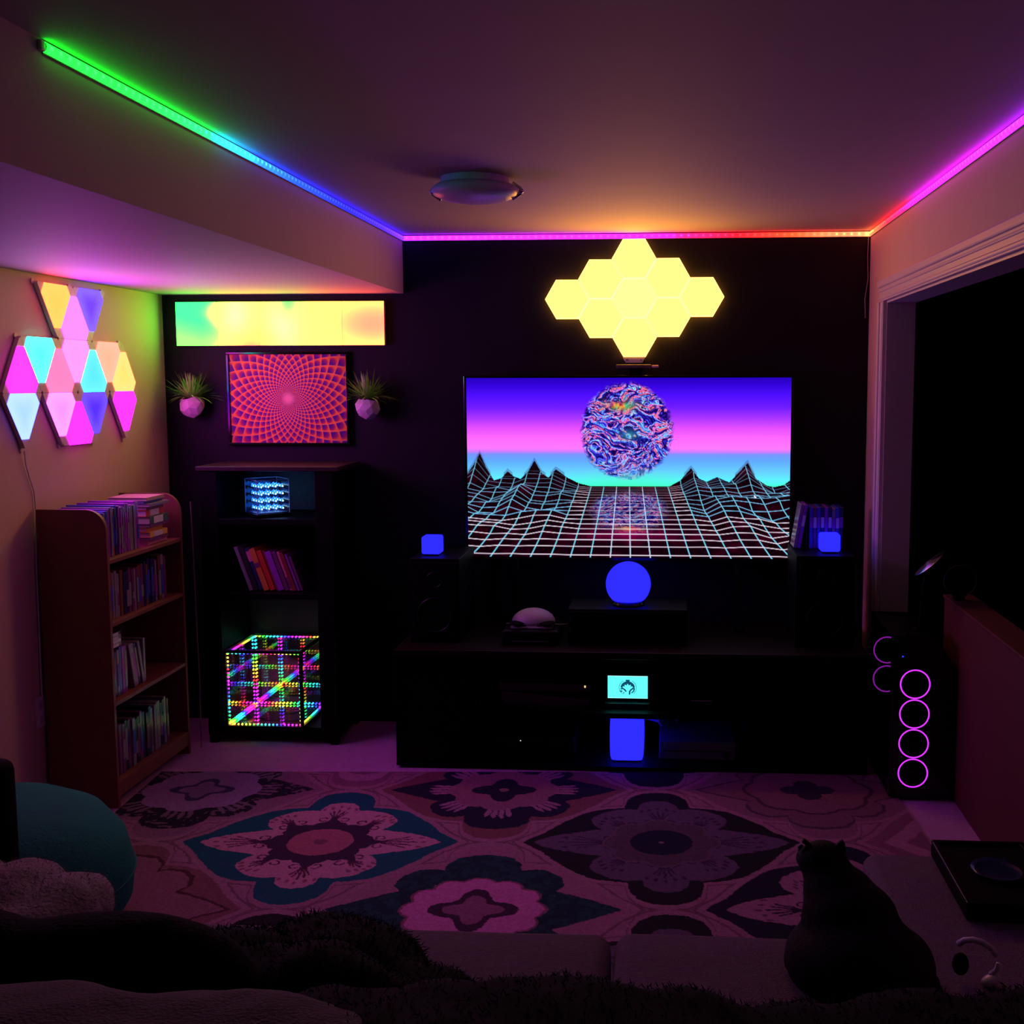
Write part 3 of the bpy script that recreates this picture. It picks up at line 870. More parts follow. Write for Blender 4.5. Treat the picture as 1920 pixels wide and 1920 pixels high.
def book(label, color, thick, depth, height, mtx, case=False, band=None, group=None):
    """local frame: x = thickness, -y = spine side, z = height; origin at the bottom centre"""
    name = 'disc_case' if case else 'book'
    g = G()
    c = 0.0018
    if case:
        g.box(-thick / 2, thick / 2, -depth / 2, depth / 2, 0, height, min(0.0015, thick * 0.2), 1)
    else:
        g.box(-thick / 2, -thick / 2 + c, -depth / 2, depth / 2, 0, height)
        g.box(thick / 2 - c, thick / 2, -depth / 2, depth / 2, 0, height)
        g.box(-thick / 2, thick / 2, -depth / 2 - 0.0005, -depth / 2 + c, 0, height, 0.0006, 1)
    bm = g.bm
    bmesh.ops.recalc_face_normals(bm, faces=bm.faces)
    me = bpy.data.meshes.new(name); bm.to_mesh(me); bm.free()
    me.materials.append(bookmat(color, case))
    o = bpy.data.objects.new(name, me); COL.objects.link(o)
    o.matrix_world = mtx
    tagged(o, label, 'disc case' if case else 'book', group)
    WL[o.name] = Vector((0, 0, 0))
    if not case:
        G().box(-thick / 2 + c, thick / 2 - c, -depth / 2 + c, depth / 2 - 0.003, 0.003, height - 0.003).add('pages', PAPER, o, local=True)
    if band:
        bc, z0, z1 = band
        G().box(-thick / 2 * 0.92, thick / 2 * 0.92, -depth / 2 - 0.0014, -depth / 2 - 0.0004, height * z0, height * z1).add('spine_label', bookmat(bc, case), o, local=True)
    return o

# leaning books on the middle shelf of the tall bookcase
lean = [('grey', 0.016, 0.205), ('black', 0.020, 0.200), ('dark blue', 0.022, 0.198), ('orange', 0.024, 0.196), ('red', 0.022, 0.186), ('maroon', 0.012, 0.186), ('purple', 0.026, 0.182), ('plum', 0.018, 0.184), ('pink', 0.013, 0.182), ('maroon', 0.018, 0.178), ('purple', 0.010, 0.172), ('plum', 0.012, 0.16)]
bands = {0: ('grey', 0.6, 0.95), 2: ('pink', 0.68, 0.92), 3: ('plum', 0.55, 0.66), 8: ('plum', 0.05, 0.35)}
ang = math.radians(-19); xb = -1.862
desc = ['grey narrow', 'black', 'dark blue and pink', 'orange banded', 'bright red', 'thin maroon', 'broad purple', 'plum', 'thin pink', 'maroon', 'thin violet', 'small plum']
for i, (c, th, hgt) in enumerate(lean):
    half = th / 2
    Mx = Matrix.Translation((xb + half / math.cos(ang), -0.235 + 0.006 * (i % 3), 0.679 + half * abs(math.sin(ang)))) @ Matrix.Rotation(ang, 4, 'Y')
    book('%s book leaning in the tall black bookcase, %s from the corner side' % (desc[i], ORD[i]), c, th, 0.15, hgt, Mx, band=bands.get(i), group='leaning books in the tall black bookcase')
    xb += th / math.cos(ang) + 0.0012

# ================================================================== infinity-mirror cube
cs = 0.352; ix0, iy0, iz0 = -1.958, -0.398, 0.0795
t = thing('infinity_cube', (ix0 + cs / 2, iy0 + cs / 2, iz0), 'mirrored cube with rainbow LED edges repeating inside, on the bottom shelf', 'light cube')
bw = 0.0135
MIR = bpy.data.materials.new('two_way_mirror'); MIR.use_nodes = True
nt = MIR.node_tree; nt.nodes.remove(nt.nodes['Principled BSDF'])
tr = nt.nodes.new('ShaderNodeBsdfTransparent'); tr.inputs[0].default_value = (0.95, 0.95, 0.97, 1)
gl = nt.nodes.new('ShaderNodeBsdfGlossy'); gl.inputs['Roughness'].default_value = 0.0; gl.inputs[0].default_value = (0.95, 0.95, 0.95, 1)
mx = nt.nodes.new('ShaderNodeMixShader'); mx.inputs[0].default_value = 0.64
nt.links.new(tr.outputs[0], mx.inputs[1]); nt.links.new(gl.outputs[0], mx.inputs[2]); nt.links.new(mx.outputs[0], nt.nodes['Material Output'].inputs[0])
def hsv(hh):
    k = (np.array([5, 3, 1]) + hh * 6) % 6
    return 1 - np.clip(np.minimum(k, 4 - k), 0, 1)
LEDM = emat_attr('cube_led_glow')
x0, x1, y0, y1, z0, z1 = ix0, ix0 + cs, iy0, iy0 + cs, iz0, iz0 + cs
edges = []
for a in (0, 1):
    for b in (0, 1):
        edges += [((x0, (y0, y1)[a], (z0, z1)[b]), (x1, (y0, y1)[a], (z0, z1)[b]), (0, 1 - 2 * a, 1 - 2 * b)),
                  (((x0, x1)[a], y0, (z0, z1)[b]), ((x0, x1)[a], y1, (z0, z1)[b]), (1 - 2 * a, 0, 1 - 2 * b)),
                  (((x0, x1)[a], (y0, y1)[b], z0), ((x0, x1)[a], (y0, y1)[b], z1), (1 - 2 * a, 1 - 2 * b, 0))]
for n, (pa, pb, inn) in enumerate(edges):
    pa, pb, inn = Vector(pa), Vector(pb), Vector(inn)
    d = (pb - pa).normalized(); L = (pb - pa).length
    off = inn * (bw / 2)
    lo = pa + off - Vector([bw / 2 if abs(d[i]) < 0.5 else 0 for i in range(3)])
    hi = pb + off + Vector([bw / 2 if abs(d[i]) < 0.5 else 0 for i in range(3)])
    # bars run between the corner blocks
    lo += d * (0 if abs(d.x) > 0.5 else bw); hi -= d * (0 if abs(d.x) > 0.5 else bw)
    G().box(lo.x, hi.x, lo.y, hi.y, lo.z, hi.z, 0.0015, 1).add('frame_bar', BLACKP, t)
    g = G(); cols = []
    nl = 19
    for i in range(nl):
        c = pa + d * (bw + 0.006 + (L - 2 * bw - 0.012) * i / (nl - 1)) + inn * (bw + 0.0028)
        nb = len(g.bm.verts)
        bmesh.ops.create_icosphere(g.bm, subdivisions=1, radius=0.0047, matrix=Matrix.Translation(c))
        col = 13.0 * np.clip(hsv((i * 0.052 + n * 0.137) % 1.0), 0.015, 1) ** 1.3 + np.array((0.25, 0.15, 0.4))
        cols += [col] * (len(g.bm.verts) - nb)
    o = g.add('led_strip', LEDM, t, smooth=True)
    set_tint(o, np.array(cols)); o['kind'] = 'stuff'
e = bw - 0.0035
def pane(pts):
    me = bpy.data.meshes.new('mirror_pane'); c = sum((Vector(p) for p in pts), Vector()) / 4
    me.from_pydata([Vector(p) - c for p in pts], [], [(0, 1, 2, 3)]); me.materials.append(MIR)
    o = bpy.data.objects.new('mirror_pane', me); COL.objects.link(o); o.parent = t; o.location = c - WL[t.name]
    return o
b = bw - 0.0035
pane([(x0 + b, y0 + e, z0 + b), (x1 - b, y0 + e, z0 + b), (x1 - b, y0 + e, z1 - b), (x0 + b, y0 + e, z1 - b)])
pane([(x0 + b, y1 - e, z0 + b), (x1 - b, y1 - e, z0 + b), (x1 - b, y1 - e, z1 - b), (x0 + b, y1 - e, z1 - b)])
pane([(x0 + e, y0 + b, z0 + b), (x0 + e, y1 - b, z0 + b), (x0 + e, y1 - b, z1 - b), (x0 + e, y0 + b, z1 - b)])
pane([(x1 - e, y0 + b, z0 + b), (x1 - e, y1 - b, z0 + b), (x1 - e, y1 - b, z1 - b), (x1 - e, y0 + b, z1 - b)])
pane([(x0 + b, y0 + b, z0 + e), (x1 - b, y0 + b, z0 + e), (x1 - b, y1 - b, z0 + e), (x0 + b, y1 - b, z0 + e)])
pane([(x0 + b, y0 + b, z1 - e), (x1 - b, y0 + b, z1 - e), (x1 - b, y1 - b, z1 - e), (x0 + b, y1 - b, z1 - e)])

# ================================================================== wooden bookcase along the left wall
WOOD = mat('reddish_wood', (0.19, 0.062, 0.034), 0.5, bump=0.1, bscale=60, var=0.25, vscale=14)
wx0, wx1, wy0, wy1 = LX + 0.016, -2.074, -1.118, -0.492
t = thing('wooden_bookcase', ((wx0 + wx1) / 2, (wy0 + wy1) / 2, 0), 'reddish wooden bookcase with rounded side panels along the left wall', 'bookcase')
def side(ya, yb):
    prof = [(wx0, 0), (wx1, 0), (wx1, 1.055)]
    for k in range(1, 9):
        a = k / 8 * math.pi / 2
        prof.append((wx1 - 0.075 + 0.075 * math.cos(a), 1.055 + 0.078 * math.sin(a)))
    prof.append((wx0, 1.133))
    G().prism([(x, ya, z) for x, z in prof], (0, yb - ya, 0)).add('side_panel', WOOD, t)
side(wy0, wy0 + 0.016); side(wy1 - 0.016, wy1)
WZ = (0.098, 0.404, 0.707, 0.944)
for i, z in enumerate(WZ):
    G().box(wx0 + 0.006, wx1 - 0.001, wy0 + 0.016, wy1 - 0.016, z - 0.016, z, 0.001, 1).add('shelf', WOOD, t)
G().box(wx1 - 0.018, wx1 - 0.002, wy0 + 0.016, wy1 - 0.016, 0.04, WZ[0] - 0.016).add('kick_board', WOOD, t)
G().box(wx0, wx0 + 0.005, wy0 + 0.016, wy1 - 0.016, 0.05, 1.06).add('back_panel', mat('bookcase_back_wood', (0.16, 0.07, 0.045), 0.7, var=0.2), t)
def shelf_row(z, ys, ye, names, hr, group, where, case=True, depth=0.135, inset=0.03, lean_at=()):
    """upright cases with their spines to the room (+x)"""
    rnd = random.Random(int(z * 1000))
    y = ys; i = 0
    while True:
        th = (rnd.uniform(0.0125, 0.0155) if z > 0.9 else rnd.uniform(0.016, 0.0225)) if case else rnd.uniform(0.014, 0.03)
        if y + th > ye or i >= 24: break
        c = rnd.choice(names); hgt = rnd.uniform(*hr)
        a = math.radians(12) if i in lean_at else 0.0
        if a: y += hgt * math.sin(a) + 0.004 if (i - 1) not in lean_at else 0.002
        Mx = Matrix.Translation((wx1 - inset - depth / 2 + rnd.uniform(-0.004, 0.004), y + th / 2, z + 0.0004 + (th / 2 * math.sin(a) if a else 0))) @ Matrix.Rotation(a, 4, 'X') @ Matrix.Rotation(math.pi / 2, 4, 'Z')
        bd = (rnd.choice(['grey', 'purple', 'grey', 'blue', 'plum']), rnd.uniform(0.1, 0.3), rnd.uniform(0.45, 0.9)) if rnd.random() < 0.6 else None
        book('%s %s, %s from the near end of the %s' % (c, 'disc case' if case else 'book', ORD[i], where), c, th, depth, hgt, Mx, case=case, band=bd, group=group)
        y += th + rnd.uniform(0.0008, 0.002); i += 1
    return y
sy, ey = wy0 + 0.02, wy1 - 0.02
top_end = shelf_row(WZ[3], sy, sy + 0.315, ['purple', 'plum', 'grey', 'blue', 'dark blue', 'maroon', 'grey', 'purple'], (0.165, 0.19), 'cases on the top shelf of the wooden bookcase', "wooden bookcase's top row", depth=0.19, inset=0.035)
shelf_row(WZ[2], sy, ey - 0.02, ['dark blue', 'black', 'plum', 'grey', 'brown', 'dark blue'], (0.165, 0.19), 'cases on the second shelf of the wooden bookcase', "wooden bookcase's second row")
shelf_row(WZ[1], sy, sy + 0.30, ['grey', 'blue', 'purple', 'grey', 'dark blue', 'grey'], (0.175, 0.19), 'cases on the third shelf of the wooden bookcase', "wooden bookcase's third row", lean_at=(8, 9, 10, 11))
shelf_row(WZ[0], sy, ey - 0.09, ['grey', 'plum', 'grey', 'dark blue', 'purple', 'grey', 'black'], (0.18, 0.20), 'cases on the bottom shelf of the wooden bookcase', "wooden bookcase's bottom row")
# books lying flat on the top shelf, far end
zz = WZ[3] + 0.0005
for i, (c, th, dx) in enumerate([('pink', 0.016, 0), ('plum', 0.014, 0.006), ('yellow', 0.022, 0.0), ('orange', 0.018, -0.004), ('plum', 0.012, 0.006), ('green', 0.030, 0.002), ('red', 0.026, 0.0), ('maroon', 0.013, -0.004), ('grey', 0.012, 0.004), ('blue', 0.010, -0.008), ('tan', 0.014, -0.002)]):
    Ln = 0.17
    Mx = Matrix.Translation((wx1 - 0.105 - 0.008 * (i % 3) + dx, (top_end + 0.012 + ey - 0.012) / 2 + Ln / 2, zz + th / 2)) @ Matrix.Rotation(math.pi / 2, 4, 'Z') @ Matrix.Rotation(math.pi / 2, 4, 'Y') @ Matrix.Rotation(math.pi / 2, 4, 'Z')
    # lie flat: thickness up, height along the wall, spine to the room
    Mx = Matrix.Translation((wx1 - 0.108 + dx, (top_end + ey) / 2 + 0.0 - Ln / 2, zz + th / 2)) @ Matrix(((0, -1, 0, 0), (0, 0, 1, 0), (-1, 0, 0, 0), (0, 0, 0, 1)))
    book('%s book lying flat, %s up in the pile at the end of the top row' % (c, ORD[i]), c, th, 0.15 + 0.012 * ((i * 7) % 3), Ln - 0.008 * ((i * 5) % 4), Mx, band=('white', 0.2, 0.7) if i in (2, 5, 6) else None, group='books lying flat on the wooden bookcase')
    zz += th + 0.0006
# three cases lying on the third row
zz = WZ[1] + 0.1925
for i in range(4):
    Mx = Matrix.Translation((wx1 - 0.098, sy + 0.004, zz + 0.007)) @ Matrix(((0, -1, 0, 0), (0, 0, 1, 0), (-1, 0, 0, 0), (0, 0, 0, 1)))
    book('%s disc case lying on the third row of the wooden bookcase, %s up' % (['grey', 'white', 'grey', 'dark blue'][i], ORD[i]), ['grey', 'white', 'grey', 'dark blue'][i], 0.0135, 0.135, 0.11, Mx, case=True, band=('white', 0.1, 0.8), group='cases lying on the third row of the wooden bookcase')
    zz += 0.0142

g = G().tube([(-2.062, -0.43, 1.09), (-2.058, -0.432, 0.98), (-2.054, -0.436, 0.86), (-2.053, -0.436, 0.74), (-2.050, -0.440, 0.55), (-2.046, -0.440, 0.30), (-2.05, -0.44, 0.004)], 0.0022, 6)
tagged(g.add('hanging_wire', mat('pale_wire', (0.20, 0.15, 0.14), 0.5)), 'thin pale wire hanging between the wooden and the black bookcase', 'wire')

# ================================================================== black media console and what stands on it
kx0, kx1, ky0, ky1, kz = -1.137, 0.80, -0.63, -0.02, 0.503
t = thing('media_console', ((kx0 + kx1) / 2, (ky0 + ky1) / 2, 0), 'wide low black media console under the television', 'media console')
G().box(kx0, kx1, ky0, ky1, kz - 0.03, kz, 0.004).add('top_board', mat('console_top', (0.006, 0.003, 0.003), 0.5, spec=0.15), t)
for x in (kx0 + 0.012, -0.76, 0.32, kx1 - 0.012):
    G().box(x - 0.012, x + 0.012, ky0 + 0.01, ky1, 0.022, kz - 0.03, 0.002).add('upright_panel', BLACK, t)
G().box(kx0, kx1, ky0 + 0.006, ky1, 0.0105, 0.022, 0.002).add('bottom_board', BLACK, t)
G().box(-0.748, 0.308, ky0 + 0.03, ky1 - 0.01, 0.218, 0.24, 0.002).add('shelf', BLACK, t)
G().box(kx0 + 0.024, kx1 - 0.024, ky1 - 0.008, ky1, 0.022, kz - 0.03).add('back_panel', BLACKM, t)
for xa, xb2 in ((kx0 + 0.026, -0.774), (0.334, kx1 - 0.026)):
    d = G().box(xa, xb2, ky0 + 0.012, ky0 + 0.03, 0.026, kz - 0.034, 0.003).add('door', BLACK, t)
    G().box((xb2 - 0.03) if xa < 0 else (xa + 0.02), (xb2 - 0.02) if xa < 0 else (xa + 0.03), ky0 + 0.004, ky0 + 0.012, 0.22, 0.30, 0.002).add('handle', BLACKP, d)

def speaker(x0, x1, z1, label):
    t = thing('speaker', ((x0 + x1) / 2, -0.32, kz), label, 'speaker', 'black speakers flanking the television')
    G().box(x0, x1, -0.50, -0.15, kz, z1, 0.004).add('cabinet', BLACK, t)
    G().box(x0 + 0.012, x1 - 0.012, -0.508, -0.50, kz + 0.015, z1 - 0.015, 0.004).add('grille', BLACKM, t)
    c = (x0 + x1) / 2
    G().ring((c, -0.508, kz + 0.12), 0.072, 0.004).add('woofer_ring', BLACKP, t)
    G().ring((c, -0.508, z1 - 0.09), 0.032, 0.003).add('tweeter_ring', BLACKP, t)
speaker(-1.095, -0.885, 0.862, 'black speaker under the glowing blue cube at the corner side of the television')
speaker(0.515, 0.752, 0.886, 'black speaker under the blue cube and disc cases near the opening')

# blue glowing lamps
BLU = emat('blue_lamp_glow', (0.030, 0.028, K_BLUE))
def lamp_cube(name, x0, x1, y0, y1, z0, z1, r, label, group):
    t = thing(name, ((x0 + x1) / 2, (y0 + y1) / 2, z0), label, 'lamp', group)
    G().box(x0, x1, y0, y1, z0 + 0.006, z1, r, 4).add('glowing_shade', BLU, t, smooth=True)
    G().box(x0 + 0.008, x1 - 0.008, y0 + 0.008, y1 - 0.008, z0, z0 + 0.007, 0.002).add('base', BLACKP, t)
lamp_cube('cube_lamp', -1.061, -0.980, -0.432, -0.351, 0.8625, 0.945, 0.010, 'small blue glowing cube lamp on the speaker nearer the bookcases', 'small blue cube lamps')
lamp_cube('cube_lamp', 0.622, 0.704, -0.432, -0.351, 0.8865, 0.967, 0.010, 'small blue glowing cube lamp in front of the disc cases', 'small blue cube lamps')
# taller rounded lamp in the console
t = thing('block_lamp', (-0.18, -0.495, 0.0225), 'tall blue glowing block lamp in the lower bay of the console', 'lamp')
g = G()
prof = []
for k in range(13):
    s = k / 12
    w2 = 0.0715 - 0.003 * (2 * s - 1) ** 2 - (0.003 if k in (0, 12) else 0)
    prof.append((w2, 0.0285 + 0.184 * s))
rings = []
for w2, z in prof:
    row = []
    for k in range(40):
        a = 2 * math.pi * k / 40
        ca, sa = math.cos(a), math.sin(a)
        q = (abs(ca) ** 8 + abs(sa) ** 8) ** (-1 / 8)
        row.append(g.bm.verts.new((-0.18 + w2 * q * ca, -0.495 + w2 * q * sa, z)))
    rings.append(row)
for i in range(12):
    for k in range(40):
        g.bm.faces.new((rings[i][k], rings[i][(k + 1) % 40], rings[i + 1][(k + 1) % 40], rings[i + 1][k]))
g.bm.faces.new(rings[0][::-1]); g.bm.faces.new(rings[-1])
g.add('glowing_shade', BLU, t, smooth=True)
G().box(-0.24, -0.12, -0.555, -0.435, 0.0225, 0.029, 0.002).add('base', BLACKP, t)
# centre speaker with the globe lamp on it
t = thing('centre_speaker', (-0.18, -0.38, kz), 'long black centre speaker under the blue globe lamp', 'speaker')
G().box(-0.43, 0.07, -0.50, -0.27, kz, 0.656, 0.006).add('cabinet', BLACK, t)
G().box(-0.42, 0.06, -0.508, -0.50, kz + 0.01, 0.646, 0.004).add('grille', BLACKM, t)
t = thing('globe_lamp', (-0.18, -0.40, 0.6565), 'blue glowing globe lamp with a flat bottom below the television', 'lamp')
R0 = 0.0955
prof = [(0.001, -0.0664)]
for k in range(0, 20):
    a = math.radians(-44 + k * 134 / 19)
    prof.append((max(0.001, R0 * math.cos(a)), R0 * math.sin(a)))
G().lathe((-0.18, -0.40, 0.7445), prof, 40).add('glowing_globe', BLU, t, smooth=True)
G().lathe((-0.18, -0.40, 0.6565), [(0.001, 0), (0.066, 0), (0.070, 0.006), (0.062, 0.0165), (0.001, 0.017)], 32).add('base', GLOSSB, t)

# white dome-shaped device on a black box
t = thing('game_console', (-0.585, -0.42, kz), 'flat black box under the small white dome on the console', 'game console')
G().box(-0.705, -0.465, -0.53, -0.30, kz, 0.5655, 0.012, 3).add('housing', BLACKP, t)
G().box(-0.66, -0.51, -0.5315, -0.53, 0.520, 0.5225).add('disc_slot', mat('slot_grey', (0.12, 0.12, 0.12), 0.4), t)
t = thing('white_visor', (-0.583, -0.42, 0.566), 'small white dome-shaped visor with dark side slots beside the globe lamp', 'headset')
WV = mat('visor_white', (0.34, 0.32, 0.36), 0.5)
g = G()
g.ball((-0.583, -0.42, 0.578), 0.094, 0.075, 0.062, 32, 16)
bmesh.ops.bisect_plane(g.bm, geom=g.bm.verts[:] + g.bm.edges[:] + g.bm.faces[:], plane_co=(0, 0, 0.579), plane_no=(0, 0, -1), clear_outer=True)
bmesh.ops.contextual_create(g.bm, geom=[e2 for e2 in g.bm.edges if e2.is_boundary])
g.add('shell', WV, t, smooth=True)
G().box(-0.671, -0.497, -0.498, -0.35, 0.566, 0.5745, 0.003).add('rim', WV, t)
G().box(-0.606, -0.560, -0.494, -0.36, 0.5745, 0.580).add('nose_bridge', WV, t)
for sx in (-1, 1):
    g = G().ball((-0.583 + sx * 0.062, -0.470, 0.5865), 0.034, 0.046, 0.0085, 20, 8)
    g.add('slot', BLACKM, t, smooth=True)
    G().tube([(-0.583 + sx * 0.09, -0.43, 0.574), (-0.583 + sx * 0.115, -0.42, 0.5695), (-0.583 + sx * 0.15, -0.40, 0.5685)] if sx > 0 else [(-0.673, -0.43, 0.575), (-0.70, -0.42, 0.571)], 0.0025, 6).add('strap', mat('strap_grey', (0.3, 0.25, 0.25), 0.6), t)

# small glowing display with a round emblem
t = thing('emblem_display', (-0.176, -0.47, 0.2405), 'small turquoise glowing plaque with a round dark emblem on the console shelf', 'display')
dx0, dx1, dz0, dz1, dy = -0.262, -0.094, 0.276, 0.372, -0.50
G().box(dx0 - 0.012, dx1 + 0.012, -0.53, -0.42, 0.2405, 0.262, 0.003).add('stand', mat('smoked_plastic', (0.02, 0.05, 0.055), 0.2), t)
G().box(dx0 + 0.02, dx1 - 0.02, -0.50, -0.485, 0.262, 0.277).add('slot_holder', BLACKP, t)
G().box(dx0, dx1, dy, dy + 0.012, dz0, dz1, 0.001, 1).add('plaque', mat('plaque_edge', (0.3, 0.5, 0.5), 0.2), t)
nxx, nyy = 150, 86
uu, vv = np.meshgrid(np.linspace(-1.75, 1.75, nxx), np.linspace(-1.0, 1.0, nyy))     # v down
ex, ey2 = uu / 0.78, (vv - 0.05) / 0.72
rr = np.hypot(ex, ey2); th = np.arctan2(ex, -ey2)       # 0 = up
dark = np.zeros_like(rr)
dark = np.maximum(dark, ((rr > 0.93) & (rr < 1.0) & (ey2 < 0.75)).astype(float) * 0.75)
dark = np.maximum(dark, ((rr < 0.80) & (ey2 < -0.02)).astype(float))
dark = np.maximum(dark, ((rr < 1.0) & (np.abs(ex) < 0.22) & (ey2 < -0.6)).astype(float))
def stroke(pts, w0):
    m = np.zeros_like(rr, bool)
    for (ax, ay), (bx_, by_) in zip(pts[:-1], pts[1:]):
        ddx, ddy = bx_ - ax, by_ - ay
        tt = np.clip(((ex - ax) * ddx + (ey2 - ay) * ddy) / (ddx * ddx + ddy * ddy), 0, 1)
        m |= np.hypot(ex - ax - tt * ddx, ey2 - ay - tt * ddy) < w0
    return m
leaves = stroke([(-0.74, 0.16), (-0.58, 0.08), (-0.36, 0.24), (-0.20, 0.44)], 0.085) | stroke([(-0.80, 0.42), (-0.66, 0.46)], 0.08) | stroke([(-0.50, 0.70), (-0.42, 0.60)], 0.05)
leaves |= stroke([(0.74, 0.12), (0.58, 0.08), (0.36, 0.26), (0.22, 0.46), (0.20, 0.80)], 0.085) | stroke([(0.74, 0.14), (0.68, 0.40), (0.46, 0.62)], 0.07)
dark = np.maximum(dark, leaves.astype(float))
for sx in (-1, 1):
    dark = np.where(np.hypot(ex - sx * 0.36, ey2 + 0.86) < 0.12, 0, dark)
# light lotus with five petals and a stem
lot = np.zeros_like(rr, bool)
for a, L in ((0, 0.60), (0.60, 0.58), (-0.60, 0.58), (1.18, 0.62), (-1.18, 0.62)):
    s1 = ex * math.sin(a) - (ey2 - 0.12) * math.cos(a); s2 = ex * math.cos(a) + (ey2 - 0.12) * math.sin(a)
    lot |= ((s1 / L - 0.5) ** 2 / 0.25 + (s2 / 0.115) ** 2 < 1)
lot |= (np.hypot(ex, (ey2 - 0.14) * 1.2) < 0.20)
lot |= ((np.abs(ex) < 0.13) & (ey2 > 0.1) & (ey2 < 0.92))
dark = np.where(lot, 0, dark)
ln = 0.10 * ((np.sin(vv * 75) > 0.4) & (vv < -0.2))
bg = np.array(glow((105, 255, 250), 1.15)); dk = np.array(lin((15, 75, 110)))
cc = bg * (1 - dark[..., None]) + dk * dark[..., None]
cc = cc * (1 - ln[..., None] * (1 - dark[..., None]))
cc[vv < -0.965] = (0.7, 1.3, 1.3); cc[vv > 0.975] = (0.6, 1.3, 1.2)
X = dx0 + (dx1 - dx0) * (uu + 1.75) / 3.5; Z = dz1 - (dz1 - dz0) * (vv + 1) / 2
grid_mesh('lit_face', np.stack([X, np.full_like(X, dy - 0.0006), Z], -1), cc, emat_attr('plaque_glow'), t)

# wedge-shaped game console on the shelf
t = thing('wedge_game_console', (-0.525, -0.42, 0.2405), 'slanted black game console with sharp edges on the console shelf', 'game console')
WG = mat('console_satin', (0.035, 0.030, 0.045), 0.28)
G().prism([(-0.715, -0.55, 0.318), (-0.335, -0.55, 0.318), (-0.330, -0.56, 0.347), (-0.712, -0.56, 0.352)], (0, 0.27, 0)).add('upper_half', WG, t)
G().prism([(-0.70, -0.54, 0.2405), (-0.37, -0.54, 0.2405), (-0.342, -0.545, 0.262), (-0.335, -0.545, 0.278), (-0.708, -0.545, 0.312)], (0, 0.25, 0)).add('lower_half', WG, t)
G().box(-0.70, -0.34, -0.52, -0.30, 0.30, 0.32).add('middle_band', BLACKP, t)
G().box(-0.356, -0.350, -0.562, -0.556, 0.336, 0.344).add('power_light', emat('amber_light', (1.2, 0.8, 0.3)), t)
# flat player and receiver boxes
t = thing('disc_player', (0.16, -0.42, 0.2405), 'flat black disc player with a thin bright edge on the console shelf', 'player')
G().box(0.03, 0.295, -0.54, -0.32, 0.2405, 0.292, 0.004).add('housing', BLACKP, t)
G().box(0.085, 0.17, -0.5412, -0.54, 0.281, 0.2835).add('trim_line', mat('bright_trim', (0.75, 0.75, 0.78), 0.15, metal=1.0), t)
G().box(0.09, 0.12, -0.5412, -0.54, 0.250, 0.2515).add('tray_line', METAL, t)
t = thing('receiver', (0.12, -0.40, 0.0225), 'grey receiver box beside the tall blue lamp in the lower bay', 'receiver')
G().box(-0.045, 0.272, -0.52, -0.22, 0.0225, 0.098, 0.004).add('housing', mat('receiver_grey', (0.16, 0.15, 0.17), 0.5, bump=0.1), t)
G().box(-0.03, 0.258, -0.5215, -0.52, 0.058, 0.0615).add('front_groove', BLACKP, t)
G().cyl((0.235, -0.525, 0.045), 0.012, 0.012, 'Y', 20).add('dial', BLACKP, t)
t = thing('media_box', (-0.58, -0.42, 0.0225), 'black box with one tiny white light in the lower bay', 'receiver')
G().box(-0.73, -0.40, -0.54, -0.22, 0.0225, 0.125, 0.004).add('housing', BLACKP, t)
G().ball((-0.627, -0.541, 0.098), 0.0022, u=8, v=6).add('indicator_light', emat('white_indicator', (1.1, 1.1, 1.0)), t)
# cables beside the tall lamp
g = G()
tagged(G().tube([(-0.105, -0.42, 0.205), (-0.06, -0.40, 0.178), (-0.02, -0.38, 0.165), (0.02, -0.30, 0.150), (0.03, -0.25, 0.1)], 0.006, 8).add('cable', mat('cable_grey', (0.35, 0.35, 0.4), 0.5)), 'grey cable looping above the receiver beside the tall blue lamp', 'cable')
tagged(G().tube([(-0.10, -0.40, 0.165), (-0.05, -0.40, 0.152), (-0.035, -0.36, 0.12), (-0.025, -0.26, 0.115), (0.0, -0.18, 0.12)], 0.009, 8).add('cable', mat('cable_grey', (0.35, 0.35, 0.4), 0.5)), 'thick grey cable bending behind the tall blue lamp', 'cable')

# disc cases behind the small blue cube
xx = 0.556; rnd = random.Random(5)
for i in range(11):
    th = 0.0142; a = math.radians(-0.0 if i > 1 else 9)
    c = ['grey', 'purple', 'blue', 'plum', 'blue', 'dark blue', 'purple', 'dark blue', 'grey', 'blue', 'dark blue'][i]
    hgt = 0.19 if i in (0, 1) else 0.172 + 0.008 * rnd.random()
    Mx = Matrix.Translation((xx + th / 2, -0.235, 0.8875 + (th / 2 * math.sin(abs(a))))) @ Matrix.Rotation(a, 4, 'Y')
    if i < 2: Mx = Matrix.Translation((xx + th / 2 - 0.032, -0.235, 0.8875 + th / 2 * math.sin(a * -1 if a < 0 else a))) @ Matrix.Rotation(a, 4, 'Y')
    book('%s disc case behind the small blue cube, %s from the television' % (c, ORD[i]), c, th, 0.13, hgt, Mx, case=True, band=('white' if i % 2 else 'purple', 0.5, 0.75), group='disc cases on the speaker')
    xx += th + 0.0016 + (0.004 if i == 1 else 0)

